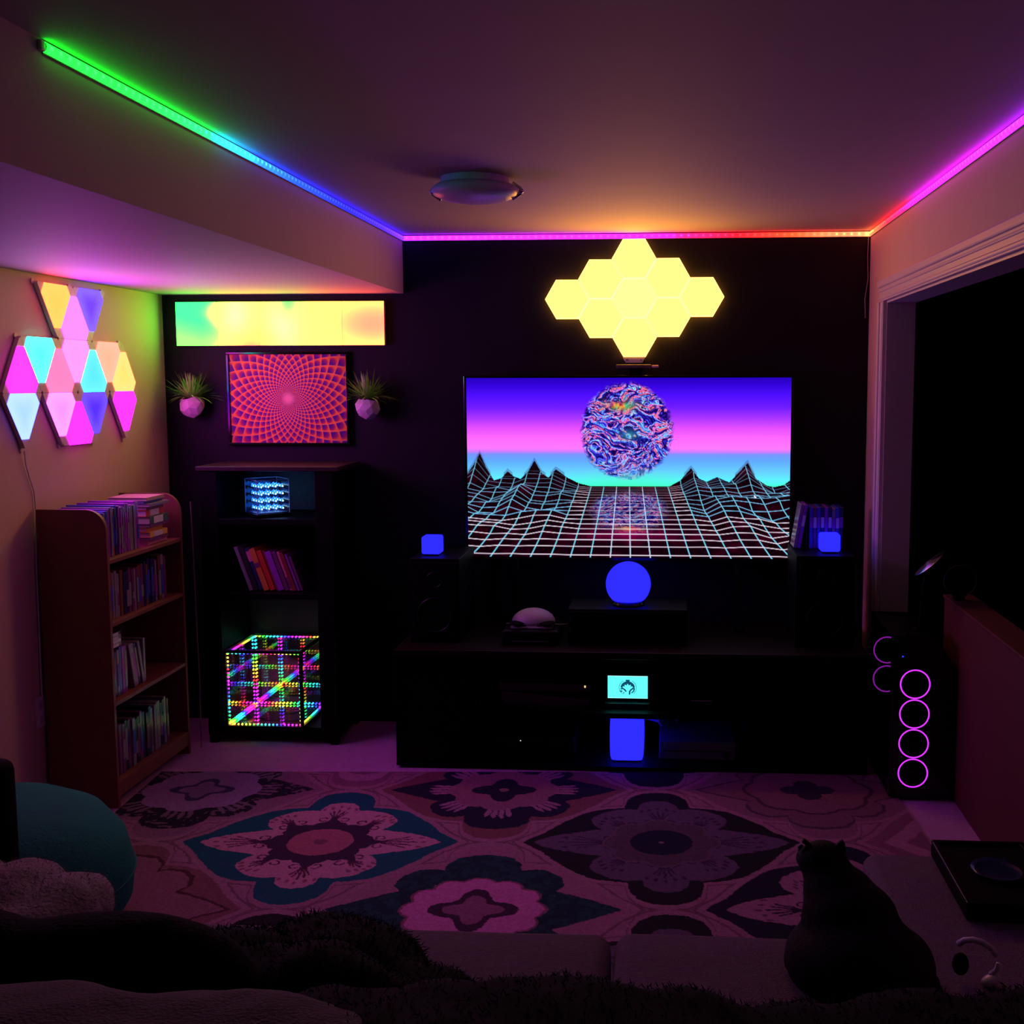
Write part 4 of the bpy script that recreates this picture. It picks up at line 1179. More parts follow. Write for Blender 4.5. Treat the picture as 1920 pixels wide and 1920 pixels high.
# ================================================================== computer tower with lit fans
px0, px1, py0, py1 = 0.837, 1.074, -0.868, -0.430
t = thing('computer_tower', ((px0 + px1) / 2, (py0 + py1) / 2, 0), 'black computer tower with four stacked purple fan rings by the opening', 'computer')
prof = [(px0, 0.006), (px1, 0.006), (px1, 0.515), (1.002, 0.622), (0.99, 0.632), (px0, 0.634)]
def shellp(i, j, th=0.006):
    a, b = Vector((prof[i][0], 0, prof[i][1])), Vector((prof[j][0], 0, prof[j][1]))
    d = (b - a).normalized(); nrm = Vector((-d.z, 0, d.x))
    return [(p.x, py0 + 0.02, p.z) for p in (a, b, b + nrm * th, a + nrm * th)]
for i, j, nm in ((0, 1, 'bottom_panel'), (1, 2, 'side_panel'), (2, 3, 'bevel_panel'), (3, 5, 'top_panel')):
    G().prism(shellp(i, j), (0, py1 - py0 - 0.02, 0)).add(nm, BLACKP, t)
G().prism([(x, py1 - 0.006, z) for x, z in prof], (0, 0.006, 0)).add('rear_panel', BLACKM, t)
G().prism([(x, py0, z) for x, z in prof], (0, 0.02, 0)).add('front_panel', GLOSSB, t)
G().box(px1 - 0.03, px1 - 0.024, py0 + 0.08, py1 - 0.05, 0.10, 0.50).add('motherboard', BLACKM, t)
FAN = emat('fan_ring_glow', (0.85, 0.045, 1.3))
FAN2 = emat('fan_ring_dim', (0.32, 0.012, 0.42))
SMOKE = bpy.data.materials.new('smoked_case_glass'); SMOKE.use_nodes = True
nt = SMOKE.node_tree; nt.nodes.remove(nt.nodes['Principled BSDF'])
tr = nt.nodes.new('ShaderNodeBsdfTransparent'); tr.inputs[0].default_value = (0.85, 0.85, 0.88, 1)
gl = nt.nodes.new('ShaderNodeBsdfGlossy'); gl.inputs['Roughness'].default_value = 0.08
mx = nt.nodes.new('ShaderNodeMixShader'); mx.inputs[0].default_value = 0.05
nt.links.new(tr.outputs[0], mx.inputs[1]); nt.links.new(gl.outputs[0], mx.inputs[2]); nt.links.new(mx.outputs[0], nt.nodes['Material Output'].inputs[0])
G().box(px0, px0 + 0.004, py0 + 0.02, py1 - 0.006, 0.012, 0.628).add('glass_panel', SMOKE, t)
def fan(cx, cy, cz, m, a0=0.0, a1=2 * math.pi, R=0.0545):
    f = G().cyl((cx, cy + 0.002, cz), 0.0585, 0.006, 'Y', 28).add('fan', BLACKM, t)
    G().ring((cx, cy - 0.004, cz), R, 0.0027, n=48, m=8).add('glow_ring', m, f, smooth=True)
    G().cyl((cx, cy - 0.004, cz), 0.017, 0.006, 'Y', 16).add('hub', BLACKP, f)
    for k in range(7):
        a = k * 2 * math.pi / 7
        pts = [(cx + r * math.cos(a + da), cy - 0.003 - 0.002 * math.sin(3 * da), cz + r * math.sin(a + da)) for r, da in ((0.016, 0), (0.049, 0.35), (0.049, 0.85), (0.016, 0.55))]
        G().prism(pts, (0, 0.0012, 0)).add('blade', BLACKP, f)
for zc in (0.449, 0.3335, 0.218, 0.1025):
    fan(0.9245, py0 - 0.006, zc, FAN)
fan(0.899, -0.462, 0.479, FAN2); fan(0.899, -0.462, 0.357, FAN2)
G().ball((0.878, py0 - 0.001, 0.553), 0.0035, 0.002, 0.003, 10, 8).add('power_light', emat('blue_power_light', (0.02, 0.05, 3.0)), t)
for fx in (px0 + 0.02, px1 - 0.02):
    for fy in (py0 + 0.04, py1 - 0.04):
        G().cyl((fx, fy, 0.003), 0.012, 0.006, 'Z', 12).add('foot', BLACKM, t)

bpy.data.objects['computer_tower'].location.z += 0.0105      # its feet stand on the edge of the rug
# tilted glossy disc on the tower, round pad on the half wall
t = thing('disc_stand', (0.965, -0.74, 0.6435), 'tilted glossy disc on a short stand on top of the computer tower', 'disc')
c = Vector((0.994, -0.75, 0.902)); vd = (c - Vector((0, -5, 1.6))).normalized()
e1 = Vector((0.762, 0, 0.647)); e1 = (e1 - vd * e1.dot(vd)).normalized()
n0 = e1.cross(vd).normalized()
if n0.z < 0: n0 = -n0
nn = (n0 * math.cos(math.radians(9)) - vd * math.sin(math.radians(9))).normalized()
rot = nn.to_track_quat('Z', 'Y').to_matrix().to_4x4()
g = G().lathe((0, 0, 0), [(0.001, 0.010), (0.012, 0.009), (0.02, 0.004), (0.070, -0.001), (0.072, -0.0025), (0.070, -0.004), (0.02, 0.001), (0.001, 0.006)], 40)
bmesh.ops.transform(g.bm, matrix=Matrix.Translation(c) @ rot, verts=g.bm.verts)
g.add('disc', mat('glossy_silver', (0.75, 0.72, 0.74), 0.20, metal=1.0), t, smooth=True)
G().tube([c - nn * 0.001, (0.972, -0.742, 0.80), (0.965, -0.74, 0.655)], 0.004, 8).add('pole', BLACKP, t)
G().cyl((0.965, -0.74, 0.6485), 0.028, 0.009, 'Z', 20).add('foot', BLACKP, t)
t = thing('round_pad', (1.115, -0.75, 0.7575), 'round black pad with a thin pale rim standing on the half wall', 'pad')
G().cyl((1.112, -0.74, 0.834), 0.060, 0.022, 'Y', 32).add('pad', BLACKM, t)
G().ring((1.112, -0.753, 0.834), 0.061, 0.0022, n=40).add('rim', mat('pad_rim', (0.25, 0.25, 0.25), 0.3, metal=1.0), t, smooth=True)
G().box(1.092, 1.132, -0.757, -0.723, 0.7575, 0.776, 0.003).add('base', BLACKP, t)

# ================================================================== patterned rug
RA = math.radians(3.15); RU0, RU1, RV0, RV1 = -2.02, 0.93, -1.75, 0.69
ROX, ROY = -0.028, -1.325
def prof_r(phi, pts):
    return np.interp(phi, [p[0] for p in pts], [p[1] for p in pts])
BAND = [(0, 1.0), (5, .935), (10, .875), (16, .84), (23, .82), (30, .80), (38, .79), (48, .785), (58, .755), (65, .725), (69, .71), (71, .76), (74, .85), (78, .93), (83, .98), (90, 1.0)]
PETAL = [(0, .87), (5, .80), (11, .70), (18, .58), (25, .50), (29, .46), (33, .55), (40, .63), (48, .655), (58, .665), (68, .65), (74, .62), (76, .61), (79, .70), (84, .755), (90, .77)]
FLOW = [(0, .92), (6, .80), (14, .68), (22, .60), (27, .56), (31, .64), (42, .70), (54, .71), (62, .66), (66, .62), (70, .72), (78, .80), (90, .82)]
def rug_colors(u, v):
    cream = np.array((0.62, 0.50, 0.46)); pinkb = np.array((0.42, 0.28, 0.28)); line = np.array((0.24, 0.14, 0.14))
    out = np.empty(u.shape + (3,)); out[:] = pinkb
    def polar(cu, cv):
        du, dv = (u - cu) / 0.482, (v - cv) / 0.462
        return np.hypot(du, dv), np.degrees(np.arctan2(np.abs(dv), np.abs(du))), du, dv
    def put(mask, col):
        out[mask] = col
    cells = []
    for i in range(-3, 3):
        for j in range(-2, 3):
            cells.append(('M', i, j, i * 1.186, j * 0.98)); cells.append(('T', i, j, (i + 0.5) * 1.186, (j + 0.5) * 0.98))
    best = np.full(u.shape, 9.0); second = np.full(u.shape, 9.0)
    for k, i, j, cu, cv in cells:
        r, ph, _, _ = polar(cu, cv)
        d = r / prof_r(ph, BAND)
        second = np.minimum(second, np.maximum(best, d)); best = np.minimum(best, d)
    # border between the ogees: double cord
    gap = second - best
    cord = (np.abs(best - 1.075) < 0.012)
    out[cord] = line
    for k, i, j, cu, cv in cells:
        r, ph, du, dv = polar(cu, cv)
        near = r < 1.2
        if not near.any(): continue
        d = r / prof_r(ph, BAND)
        inside = d < 1.0
        hair = fbm(u * 130, v * 130, 2, 5) - 0.5
        ang = np.degrees(np.arctan2(dv, du)) % 360
        def veins(lo, hi, dots, c1, c2):
            for pa in (0, 48, 90, 132, 180, 228, 270, 312):
                da = np.radians((ang - pa + 180) % 360 - 180)
                s = r * np.sin(da); q = r * np.cos(da)
                ok = (np.abs(da) < 0.45) & pet
                hi2 = hi + (0.12 if pa in (0, 180) else 0.05 if pa in (90, 270) else 0)
                for sl in (-0.55, -0.28, 0, 0.28, 0.55):
                    m = ok & (q > lo) & (q < hi2 - abs(sl) * 0.12) & (np.abs(s - sl * (q - lo) * 0.75) < 0.008)
                    put(m, c1)
                    if dots:
                        m = ok & (np.hypot(s - sl * (hi2 - lo) * 0.95, (q - hi2 - 0.05 + abs(sl) * 0.10) * 0.55) < 0.014)
                        put(m, c2)
                for sg in (-1, 1):
                    qq = np.hypot(s - sg * 0.075, q - lo - 0.02)
                    put(ok & (np.abs(qq - 0.032) < 0.007) & (s * sg > 0.05), c1)
        if k == 'M':
            pet = d < -1
            if i % 2 == 0 or j == -1:        # black band, grey flower, its greys darkened for light fading to the right
                put(inside, (0.012, 0.011, 0.016))
                if j != 1:
                    pet = r < prof_r(ph, PETAL) * 1.06
                    put(pet, (0.15, 0.135, 0.17))
                    veins(0.36, 0.55, True, (0.06, 0.03, 0.08), (0.07, 0.03, 0.08))
                    sc = 0.34 + 0.07 * np.abs(np.cos(np.radians(ang) * 4.0))
                    put(pet & (r < sc + 0.02), (0.18, 0.14, 0.15)); put(pet & (r < sc), (0.125, 0.10, 0.105))
                    put(r < 0.225, (0.012, 0.012, 0.04)); put(r < 0.02, (0.3, 0.25, 0.2))
            elif (i, j) == (-1, 0):                          # teal band, pink flower
                put(inside, (0.004, 0.17, 0.15))
                pet = r < prof_r(ph, PETAL)
                put(pet, (0.64, 0.42, 0.40))
                veins(0.40, 0.58, True, (0.10, 0.03, 0.07), (0.33, 0.14, 0.17))
                sc = 0.335 + 0.11 * np.maximum(0, np.cos(np.radians(ang) * 8)) ** 3 + 0.04 * np.abs(np.sin(np.radians(ang) * 8))
                put(r < sc, (0.055, 0.03, 0.065)); put(r < 0.235, (0.48, 0.20, 0.20)); put(r < 0.05, (0.25, 0.10, 0.12))
            else:
                put(inside, (0.30, 0.17, 0.19)); put(d < 0.86, (0.52, 0.33, 0.35)); put(d < 0.70, (0.30, 0.17, 0.19))
        else:
            if (i, j) == (-1, 0):                            # brown field, navy flower
                put(inside, (0.25, 0.13, 0.11))
                fl = r < prof_r(ph, FLOW)
                put(fl, (0.013, 0.014, 0.045))
                sc = 0.40 + 0.05 * np.abs(np.cos(np.radians(ang) * 4))
                put(r < sc, (0.33, 0.20, 0.22))
                for pa in range(0, 360, 45):
                    da = np.radians((ang - pa + 180) % 360 - 180); s = r * np.sin(da); q = r * np.cos(da)
                    for sl in (-0.6, -0.2, 0.2, 0.6):
                        put((np.abs(da) < 0.5) & (np.hypot((q - 0.53 + abs(sl) * 0.06) / 0.09, (s - sl * 0.13 * (q / 0.5)) / 0.022) < 1), (0.42, 0.27, 0.32))
                qf = 0.16 + 0.10 * np.abs(np.cos(np.radians(ang) * 2)) ** 2
                put(r < qf, (0.014, 0.014, 0.045)); put(r < 0.04, (0.3, 0.25, 0.2))
            elif (i, j) == (-2, 0):                          # lacy dark flower, lilac heart
                put(inside, (0.32, 0.21, 0.24))
                put(r < prof_r(ph, FLOW), (0.018, 0.012, 0.035))
                fl = r < prof_r(ph, FLOW)
                spk = (fbm(u * 75, v * 75, 1, 33) > 0.70) & fl & (r > 0.52)
                put(spk, (0.22, 0.19, 0.17))
                for pa in range(0, 360, 45):
                    da = np.radians((ang - pa + 180) % 360 - 180); s = r * np.sin(da); q = r * np.cos(da)
                    for sl in (-0.6, -0.2, 0.2, 0.6):
                        put((np.abs(da) < 0.5) & (np.hypot((q - 0.56 + abs(sl) * 0.07) / 0.085, (s - sl * 0.15 * (q / 0.5)) / 0.020) < 1), (0.26, 0.21, 0.24))
                sc = 0.43 + 0.05 * np.abs(np.cos(np.radians(ang) * 4))
                put(r < sc, (0.40, 0.33, 0.46))
                qf = 0.15 + 0.11 * np.abs(np.cos(np.radians(ang) * 2)) ** 2
                put(r < qf, (0.07, 0.06, 0.16)); put(r < qf * 0.72, (0.33, 0.26, 0.38))
            elif (i, j) == (0, 0):                           # faint brown flower
                put(inside, (0.30, 0.20, 0.20))
                put(r < prof_r(ph, FLOW) * 1.0, (0.11, 0.07, 0.09)); put(r < prof_r(ph, FLOW) * 0.95, (0.25, 0.17, 0.16))
                sc = 0.48 + 0.05 * np.abs(np.cos(np.radians(ang) * 4))
                put(r < sc, (0.10, 0.06, 0.08)); put(r < sc - 0.035, (0.27, 0.18, 0.18))
                put(r < 0.13 + 0.09 * np.abs(np.cos(np.radians(ang) * 2)), (0.04, 0.03, 0.06))
            elif (i, j) == (-1, -1):                         # teal-black flower, bright pink heart
                put(inside, (0.42, 0.25, 0.27))
                put(r < prof_r(ph, FLOW) * 1.02, (0.006, 0.05, 0.05))
                put((r < prof_r(ph, FLOW) * 1.02) & (fbm(u * 45, v * 45, 2, 21) > 0.55), (0.010, 0.10, 0.08))
                sc = 0.40 + 0.05 * np.abs(np.cos(np.radians(ang) * 6))
                put(r < sc + 0.02, (0.30, 0.14, 0.16)); put(r < sc, (0.72, 0.30, 0.52))
                qf = 0.17 + 0.12 * np.abs(np.cos(np.radians(ang) * 2)) ** 2
                put(r < qf, (0.06, 0.025, 0.06)); put(r < qf * 0.68, (0.34, 0.17, 0.24))
            elif (i, j) == (0, -1):                          # navy band, pale pink petals
                put(inside, (0.012, 0.012, 0.030))
                pet = r < prof_r(ph, PETAL)
                put(pet, (0.44, 0.29, 0.31))
                veins(0.36, 0.50, True, (0.03, 0.015, 0.04), (0.2, 0.1, 0.13))
                put(r < 0.36, (0.03, 0.02, 0.05))
            else:                                            # brown field with a maroon outline
                put(inside, (0.27, 0.15, 0.13))
                e1 = np.abs(r - prof_r(ph, FLOW)) < 0.018
                put(e1, (0.10, 0.03, 0.04)); put(r < prof_r(ph, FLOW) - 0.018, (0.33, 0.20, 0.19))
    return out
us = np.arange(RU0, RU1 + 1e-6, 0.0037)
vs = np.concatenate([np.arange(RV1, -0.80, -0.0037), np.arange(-0.80, RV0 - 1e-6, -0.03)])
Ug, Vg = np.meshgrid(us, vs)
wob = 0.004
colr = rug_colors(Ug + wob * (fbm(Ug * 60, Vg * 60, 2, 3) - 0.5) * 2, Vg + wob * (fbm(Ug * 60 + 40, Vg * 60, 2, 4) - 0.5) * 2)
pile = fbm(Ug * 190, Vg * 190, 2, 8)
colr = colr * (0.72 + 0.56 * pile)[..., None] * np.array((0.62, 0.42, 0.72))  # last factor puts the magenta room light into the pile colour
Xg = ROX + Ug * math.cos(RA) - Vg * math.sin(RA); Yg = ROY + Ug * math.sin(RA) + Vg * math.cos(RA)
Zg = 0.0075 + 0.0016 * pile + 0.0008 * fbm(Ug * 6, Vg * 6, 2, 2)
t = thing('patterned_rug', (ROX, ROY, 0), 'large rug of ogee medallions in pink, teal, black and brown', 'rug')
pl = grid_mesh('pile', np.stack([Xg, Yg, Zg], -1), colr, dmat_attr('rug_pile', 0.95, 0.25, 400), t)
def rw(a, b, z): return (ROX + a * math.cos(RA) - b * math.sin(RA), ROY + a * math.sin(RA) + b * math.cos(RA), z)
G().prism([rw(RU0, RV0, 0.0003), rw(RU1, RV0, 0.0003), rw(RU1, RV1, 0.0003), rw(RU0, RV1, 0.0003)], (0, 0, 0.006)).add('backing', mat('rug_backing', (0.3, 0.2, 0.18), 0.95), t)

# ================================================================== sofa
FAB = mat('grey_mauve_upholstery', (0.16, 0.115, 0.16), 0.95, bump=0.5, bscale=260, var=0.25, vscale=60, spec=0.15)
DARKF = mat('dark_throw_fabric', (0.012, 0.010, 0.014), 0.95, bump=0.6, bscale=160, var=0.3, spec=0.1)
t = thing('sofa', (-0.35, -3.25, 0), 'grey-mauve corner sofa seen from behind its low backrest', 'sofa')
G().box(-1.52, 0.86, -3.80, -2.83, 0.06, 0.28, 0.03, 3).box(0.47, 0.86, -2.83, -2.40, 0.06, 0.28, 0.03, 3).add('base', FAB, t)
def cushion(name, x0, x1, y0, y1, z0, z1, r=0.05, sag=0.012, seed=0):
    g = G().box(x0, x1, y0, y1, z0, z1, r, 5)
    bmesh.ops.subdivide_edges(g.bm, edges=[e2 for e2 in g.bm.edges if e2.calc_length() > 0.15], cuts=6, use_grid_fill=True)
    for v in g.bm.verts:
        fx = (v.co.x - x0) / (x1 - x0); fy = (v.co.y - y0) / (y1 - y0)
        if v.co.z > (z0 + z1) / 2:
            v.co.z += sag * math.sin(math.pi * min(max(fx, 0), 1)) * math.sin(math.pi * min(max(fy, 0), 1)) + 0.006 * (float(vnoise(np.array([v.co.x * 7.0 + 50]), np.array([v.co.y * 7.0 + 50]), seed)[0]) - 0.5)
    return g.add(name, FAB, t, smooth=True)
cushion('seat_cushion', -1.30, -0.120, -3.50, -2.795, 0.28, 0.452, 0.035, 0.01, 1)
cushion('seat_cushion', -0.112, 0.465, -3.50, -2.785, 0.28, 0.452, 0.035, 0.01, 2)
cushion('seat_cushion', 0.472, 0.855, -3.50, -2.36, 0.28, 0.448, 0.03, 0.006, 3)
for a, b2, s in ((-1.30, -0.58, 4), (-0.57, 0.14, 5), (0.15, 0.855, 6)):
    cushion('back_cushion', a, b2, -3.78, -3.53, 0.40, 0.725, 0.07, 0.0, s)
G().box(-1.52, -1.31, -3.80, -2.83, 0.28, 0.56, 0.06, 5).add('armrest', FAB, t, smooth=True)
for lx in (-1.45, 0.80):
    for ly in (-3.72, -2.90):
        G().cyl((lx, ly, 0.037), 0.025, 0.054, 'Z', 12).add('leg', BLACK, t)

def blob_mesh(name, pts, m, parent=None, vox=0.012, smooth=4, disp=0.0, dscale=30.0):
    """one continuous surface grown around overlapping ellipsoids: (centre, radii, rotation or None)"""
    g = G()
    for c, r, rot in pts:
        g.ball(c, r[0], r[1], r[2], 20, 14, rot)
    me = bpy.data.meshes.new('tmp'); g.bm.to_mesh(me); g.bm.free()
    o = bpy.data.objects.new('tmp', me); COL.objects.link(o)
    rm = o.modifiers.new('r', 'REMESH'); rm.mode = 'VOXEL'; rm.voxel_size = vox
    sm = o.modifiers.new('s', 'SMOOTH'); sm.iterations = smooth; sm.factor = 0.6
    dg = bpy.context.evaluated_depsgraph_get()
    me2 = bpy.data.meshes.new_from_object(o.evaluated_get(dg))
    bpy.data.objects.remove(o)
    bm = bmesh.new(); bm.from_mesh(me2); bpy.data.meshes.remove(me2)
    if disp > 0:
        bm.normal_update()
        for v in bm.verts:
            n = float(fbm(np.array([v.co.x * dscale + v.co.z * 0.7 * dscale + 90]), np.array([v.co.y * dscale - v.co.z * 0.6 * dscale + 90]), 3, 17)[0]) - 0.5
            v.co += v.normal * n * disp
    g = G(); g.bm.free(); g.bm = bm
    return g.add(name, m, parent, smooth=True)

def fur(o, name, m, count, length, seed, spread=0.6, zmin=None):
    """short tufts standing on a mesh: real thin triangles, one part"""
    rnd = random.Random(seed)
    me = o.data; polys = [p for p in me.polygons if p.normal.z > -0.3]
    g = G()
    for i in range(count):
        p = rnd.choice(polys)
        c = p.center + Vector((rnd.uniform(-1, 1), rnd.uniform(-1, 1), rnd.uniform(-1, 1))) * 0.006
        d = (p.normal + Vector((rnd.uniform(-1, 1), rnd.uniform(-1, 1), rnd.uniform(-0.8, 0.8))) * spread).normalized()
        s = d.cross(Vector((rnd.uniform(-1, 1), rnd.uniform(-1, 1), 1))).normalized() * length * 0.07
        L = length * rnd.uniform(0.5, 1.1)
        c = c - p.normal * 0.003
        g.bm.faces.new((g.bm.verts.new(c - s), g.bm.verts.new(c + s), g.bm.verts.new(c + d * L * 0.6 + s * 0.5 + Vector((0, 0, -0.1 * L))), g.bm.verts.new(c + d * L + Vector((0, 0, -0.3 * L)))))
    f = g.add(name, m, o, local=True)
    f['kind'] = 'stuff'
    return f

# black faux-fur throw heaped on the seat and over the backrest
BF = mat('black_faux_fur', (0.007, 0.007, 0.009), 0.9, var=0.4, vscale=60, spec=0.1)
o = blob_mesh('fur_throw', [((-0.63, -3.12, 0.52), (0.19, 0.16, 0.085), None), ((-0.47, -3.22, 0.50), (0.16, 0.14, 0.07), None), ((-0.74, -3.28, 0.56), (0.14, 0.16, 0.10), None), ((-0.60, -3.38, 0.58), (0.22, 0.14, 0.12), None), ((-0.40, -3.42, 0.55), (0.16, 0.10, 0.10), None)], BF, vox=0.018, disp=0.03, dscale=14)
tagged(o, 'black fluffy throw heaped on the middle of the sofa seat', 'throw')
fur(o, 'fur_tufts', BF, 9000, 0.019, 3, 0.9)
BF2 = mat('charcoal_faux_fur', (0.009, 0.009, 0.013), 0.9, var=0.4, vscale=60, spec=0.1)
o = blob_mesh('fur_throw', [((-0.30 + 0.16 * k, -3.66, 0.725 + 0.016 * math.sin(k * 1.7)), (0.15, 0.17, 0.045), None) for k in range(-1, 6)], BF2, vox=0.018, disp=0.025, dscale=14)
tagged(o, 'charcoal fluffy throw draped along the top of the sofa backrest', 'throw')
fur(o, 'fur_tufts', BF2, 9000, 0.015, 4, 0.9)
# dark loose cushion and blanket at the corner end
o = blob_mesh('scatter_cushion', [((-0.95, -3.42, 0.60), (0.33, 0.11, 0.165), Matrix.Rotation(-0.25, 4, 'Y')), ((-0.72, -3.40, 0.58), (0.16, 0.10, 0.12), Matrix.Rotation(0.45, 4, 'Y')), ((-1.12, -3.42, 0.62), (0.20, 0.11, 0.16), None)], DARKF, vox=0.018, smooth=8, disp=0.012, dscale=9)
tagged(o, 'dark slumped cushion leaning on the sofa backrest at the corner end', 'cushion')
o = blob_mesh('folded_blanket', [((-0.62, -3.70, 0.735), (0.30, 0.14, 0.040), None), ((-0.86, -3.72, 0.74), (0.22, 0.16, 0.050), None), ((-0.40, -3.68, 0.725), (0.20, 0.12, 0.030), None)], mat('taupe_blanket', (0.10, 0.078, 0.09), 0.95, bump=0.5, bscale=180, var=0.2), vox=0.016, smooth=6, disp=0.02, dscale=10)
tagged(o, 'taupe blanket folded over the sofa backrest below the dark cushion', 'blanket')
PLUSH = mat('beige_plush', (0.28, 0.22, 0.26), 0.95, bump=0.6, bscale=120, var=0.25, vscale=30, spec=0.1)
o = blob_mesh('plush_blanket', [((-1.47, -2.98, 0.575), (0.14, 0.15, 0.075), None), ((-1.31, -2.98, 0.560), (0.09, 0.15, 0.075), None), ((-1.20, -3.00, 0.545), (0.085, 0.15, 0.075), None), ((-1.30, -3.10, 0.54), (0.20, 0.12, 0.07), None), ((-1.16, -3.10, 0.50), (0.10, 0.12, 0.07), None)], PLUSH, vox=0.014, smooth=4, disp=0.014, dscale=22)
tagged(o, 'bunched beige plush blanket on the sofa armrest beside the teal pouf', 'blanket')
fur(o, 'plush_nap', PLUSH, 5000, 0.011, 6)

# ================================================================== teal pouf, dark chair back
TEAL = mat('teal_velour', (0.004, 0.17, 0.13), 0.85, bump=0.3, bscale=120, var=0.2, spec=0.2)
t = thing('pouf', (-1.93, -2.12, 0), 'round teal floor pouf beside the sofa armrest', 'pouf')
prof = [(0.001, 0.008), (0.24, 0.008), (0.33, 0.03), (0.375, 0.10), (0.385, 0.18), (0.365, 0.27), (0.31, 0.345), (0.22, 0.395), (0.11, 0.42), (0.001, 0.428)]
G().lathe((-1.93, -2.12, 0.003), prof, 48).add('cushion_body', TEAL, t, smooth=True)
G().ring((-1.93, -2.12, 0.18), 0.385, 0.004, axis='Z', n=56, m=6).add('piping', TEAL, t, smooth=True)
G().lathe((-1.93, -2.12, 0.426), [(0.001, 0), (0.018, 0.001), (0.014, 0.008), (0.001, 0.010)], 16).add('button', TEAL, t, smooth=True)
t = thing('black_chair', (-1.98, -2.68, 0), 'black upright chair back at the picture edge behind the teal pouf', 'chair')
G().box(-2.25, -1.515, -2.68, -2.60, 0.30, 0.735, 0.03, 4).add('backrest', BLACKM, t, smooth=True)
G().box(-2.25, -1.535, -2.98, -2.68, 0.28, 0.40, 0.03, 4).add('seat', BLACKM, t, smooth=True)
for lx in (-2.21, -1.56):
    for ly in (-2.94, -2.64):
        G().cyl((lx, ly, 0.1555), 0.016, 0.289, 'Z', 10).add('leg', BLACK, t)

# ================================================================== low tray, plate and headset on the sofa end
t = thing('tray_table', (0.74, -2.55, 0.452), 'low black tray box on the end seat of the sofa', 'tray')
G().box(0.632, 0.850, -2.72, -2.395, 0.455, 0.488, 0.004).add('body', BLACKM, t)
for a in ((0.632, 0.850, -2.72, -2.708), (0.632, 0.850, -2.407, -2.395), (0.632, 0.644, -2.708, -2.407), (0.838, 0.850, -2.708, -2.407)):
    G().box(a[0], a[1], a[2], a[3], 0.488, 0.496, 0.002).add('rim', BLACKP, t)
o = G().lathe((0.745, -2.555, 0.4885), [(0.001, 0.003), (0.04, 0.003), (0.058, 0.008), (0.060, 0.010), (0.038, 0.000), (0.001, 0.000)], 32).add('saucer', mat('dark_blue_glaze', (0.012, 0.02, 0.07), 0.25), None, smooth=True, base=True)
tagged(o, 'dark blue round dish lying in the black tray', 'dish')
t = thing('headset', (0.60, -2.98, 0.452), 'pale curved headset lying on the sofa beside the black cat', 'headset')
HS = mat('headset_pale', (0.50, 0.46, 0.52), 0.3)
hc = Vector((0.590, -2.95, 0.498))
arc = [hc + Vector((0.036 * math.cos(a), -0.02 * math.cos(a), 0.034 * math.sin(a))) for a in [math.radians(150 - 25 * k) for k in range(11)]]
G().tube(arc[:6], 0.006, 8).add('headband', HS, t, smooth=True)
G().tube(arc[6:9], 0.005, 8).add('slider', HS, t, smooth=True)
G().ball(hc + Vector((-0.030, 0.0, -0.014)), 0.016, 0.014, 0.022, 18, 12).add('ear_cup', BLACKM, t, smooth=True)
G().ball(hc + Vector((0.022, -0.02, -0.034)), 0.019, 0.016, 0.009, 18, 12, Matrix.Rotation(-0.4, 4, 'Y')).add('ear_cup', HS, t, smooth=True)

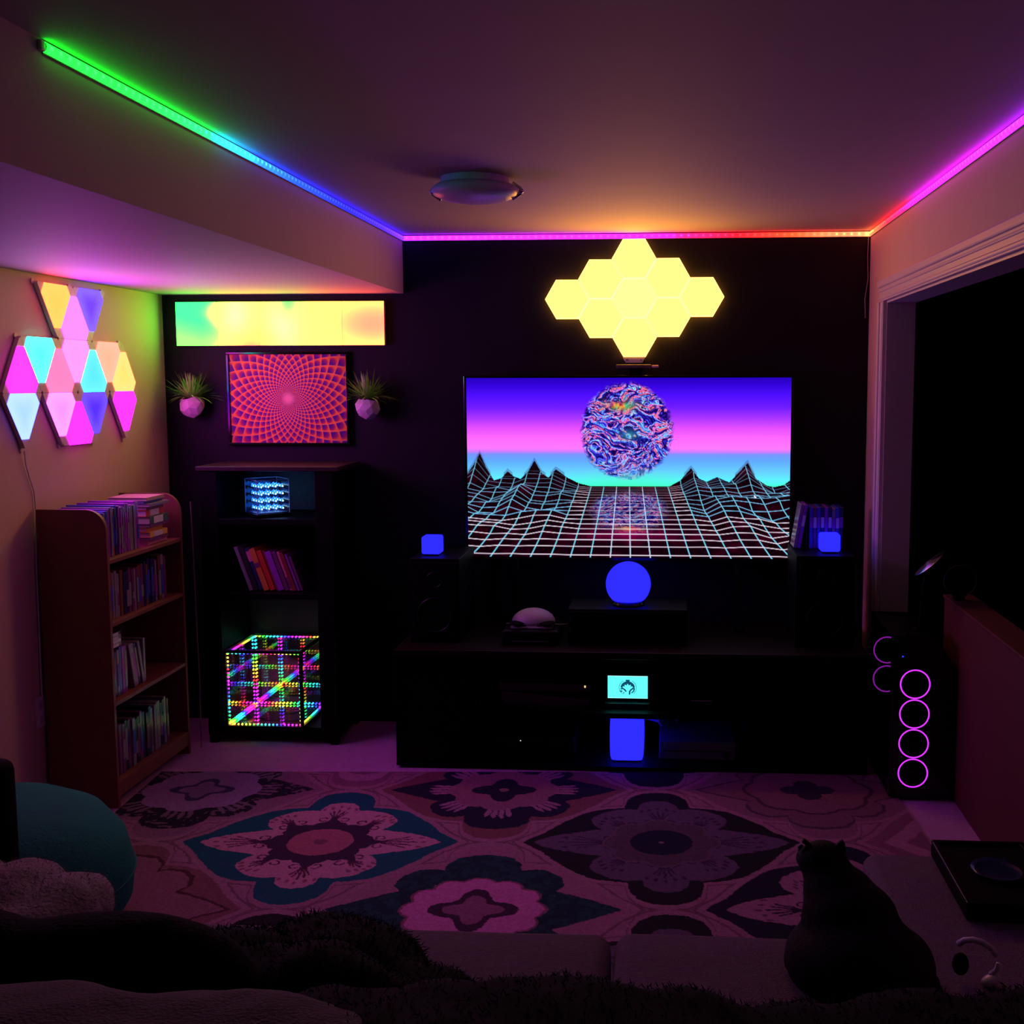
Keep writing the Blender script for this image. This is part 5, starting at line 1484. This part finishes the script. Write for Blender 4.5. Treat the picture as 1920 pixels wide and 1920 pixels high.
# ================================================================== black cat sitting on the sofa, back to the camera
CAT = mat('black_cat_fur', (0.007, 0.007, 0.009), 0.8, bump=0.3, bscale=200, spec=0.15)
cb = Vector((0.335, -3.02, 0.459))
def C3(x, y, z): return cb + Vector((x, y, z))
parts = [(C3(0.02, -0.02, 0.080), (0.120, 0.115, 0.080), None),          # haunches
         (C3(0.085, 0.0, 0.062), (0.075, 0.10, 0.060), None), (C3(-0.045, 0.0, 0.065), (0.075, 0.10, 0.065), None),
         (C3(0.005, 0.025, 0.135), (0.092, 0.080, 0.070), None),         # back
         (C3(-0.012, 0.055, 0.172), (0.070, 0.060, 0.050), None),        # shoulders
         (C3(-0.025, 0.072, 0.196), (0.047, 0.042, 0.034), None),        # neck
         (C3(-0.038, 0.090, 0.215), (0.050, 0.046, 0.040), None),        # head
         (C3(-0.066, 0.120, 0.206), (0.024, 0.026, 0.019), None),        # muzzle
         (C3(0.025, 0.120, 0.08), (0.024, 0.026, 0.075), None), (C3(-0.035, 0.125, 0.08), (0.024, 0.026, 0.075), None),   # forelegs
         (C3(0.027, 0.150, 0.016), (0.022, 0.034, 0.016), None), (C3(-0.037, 0.155, 0.016), (0.022, 0.034, 0.016), None),
         (C3(0.102, 0.07, 0.020), (0.030, 0.055, 0.020), None), (C3(-0.085, 0.07, 0.020), (0.030, 0.055, 0.020), None)]
for k in range(9):      # tail curling round the flank
    a = math.radians(-100 + 15 * k)
    parts.append((C3(0.02 + 0.135 * math.cos(a), 0.125 * math.sin(a), 0.018), (0.022, 0.022, 0.018), None))
cat = blob_mesh('cat', parts, CAT, vox=0.009, smooth=5)
tagged(cat, 'black cat sitting upright on the sofa seat, seen from behind', 'cat')
for sx in (-1, 1):
    e0 = C3(-0.038 + sx * 0.027, 0.085, 0.241)
    G().prism([e0 + Vector((-0.016, 0.004, -0.006)), e0 + Vector((0.016, 0.004, -0.006)), e0 + Vector((sx * 0.014, 0.006, 0.012)), e0 + Vector((sx * 0.010, 0.006, 0.019)), e0 + Vector((sx * 0.002, 0.004, 0.014))], (0, -0.007, 0)).add('ear', CAT, cat)
for sx in (-1, 1):
    G().ball(C3(-0.056 + sx * 0.020, 0.128, 0.225), 0.0062, u=10, v=8).add('eye', mat('cat_eye_dark', (0.03, 0.025, 0.01), 0.15), cat, smooth=True)
G().ball(C3(-0.075, 0.144, 0.210), 0.005, 0.004, 0.004, 10, 8).add('nose', BLACKM, cat, smooth=True)
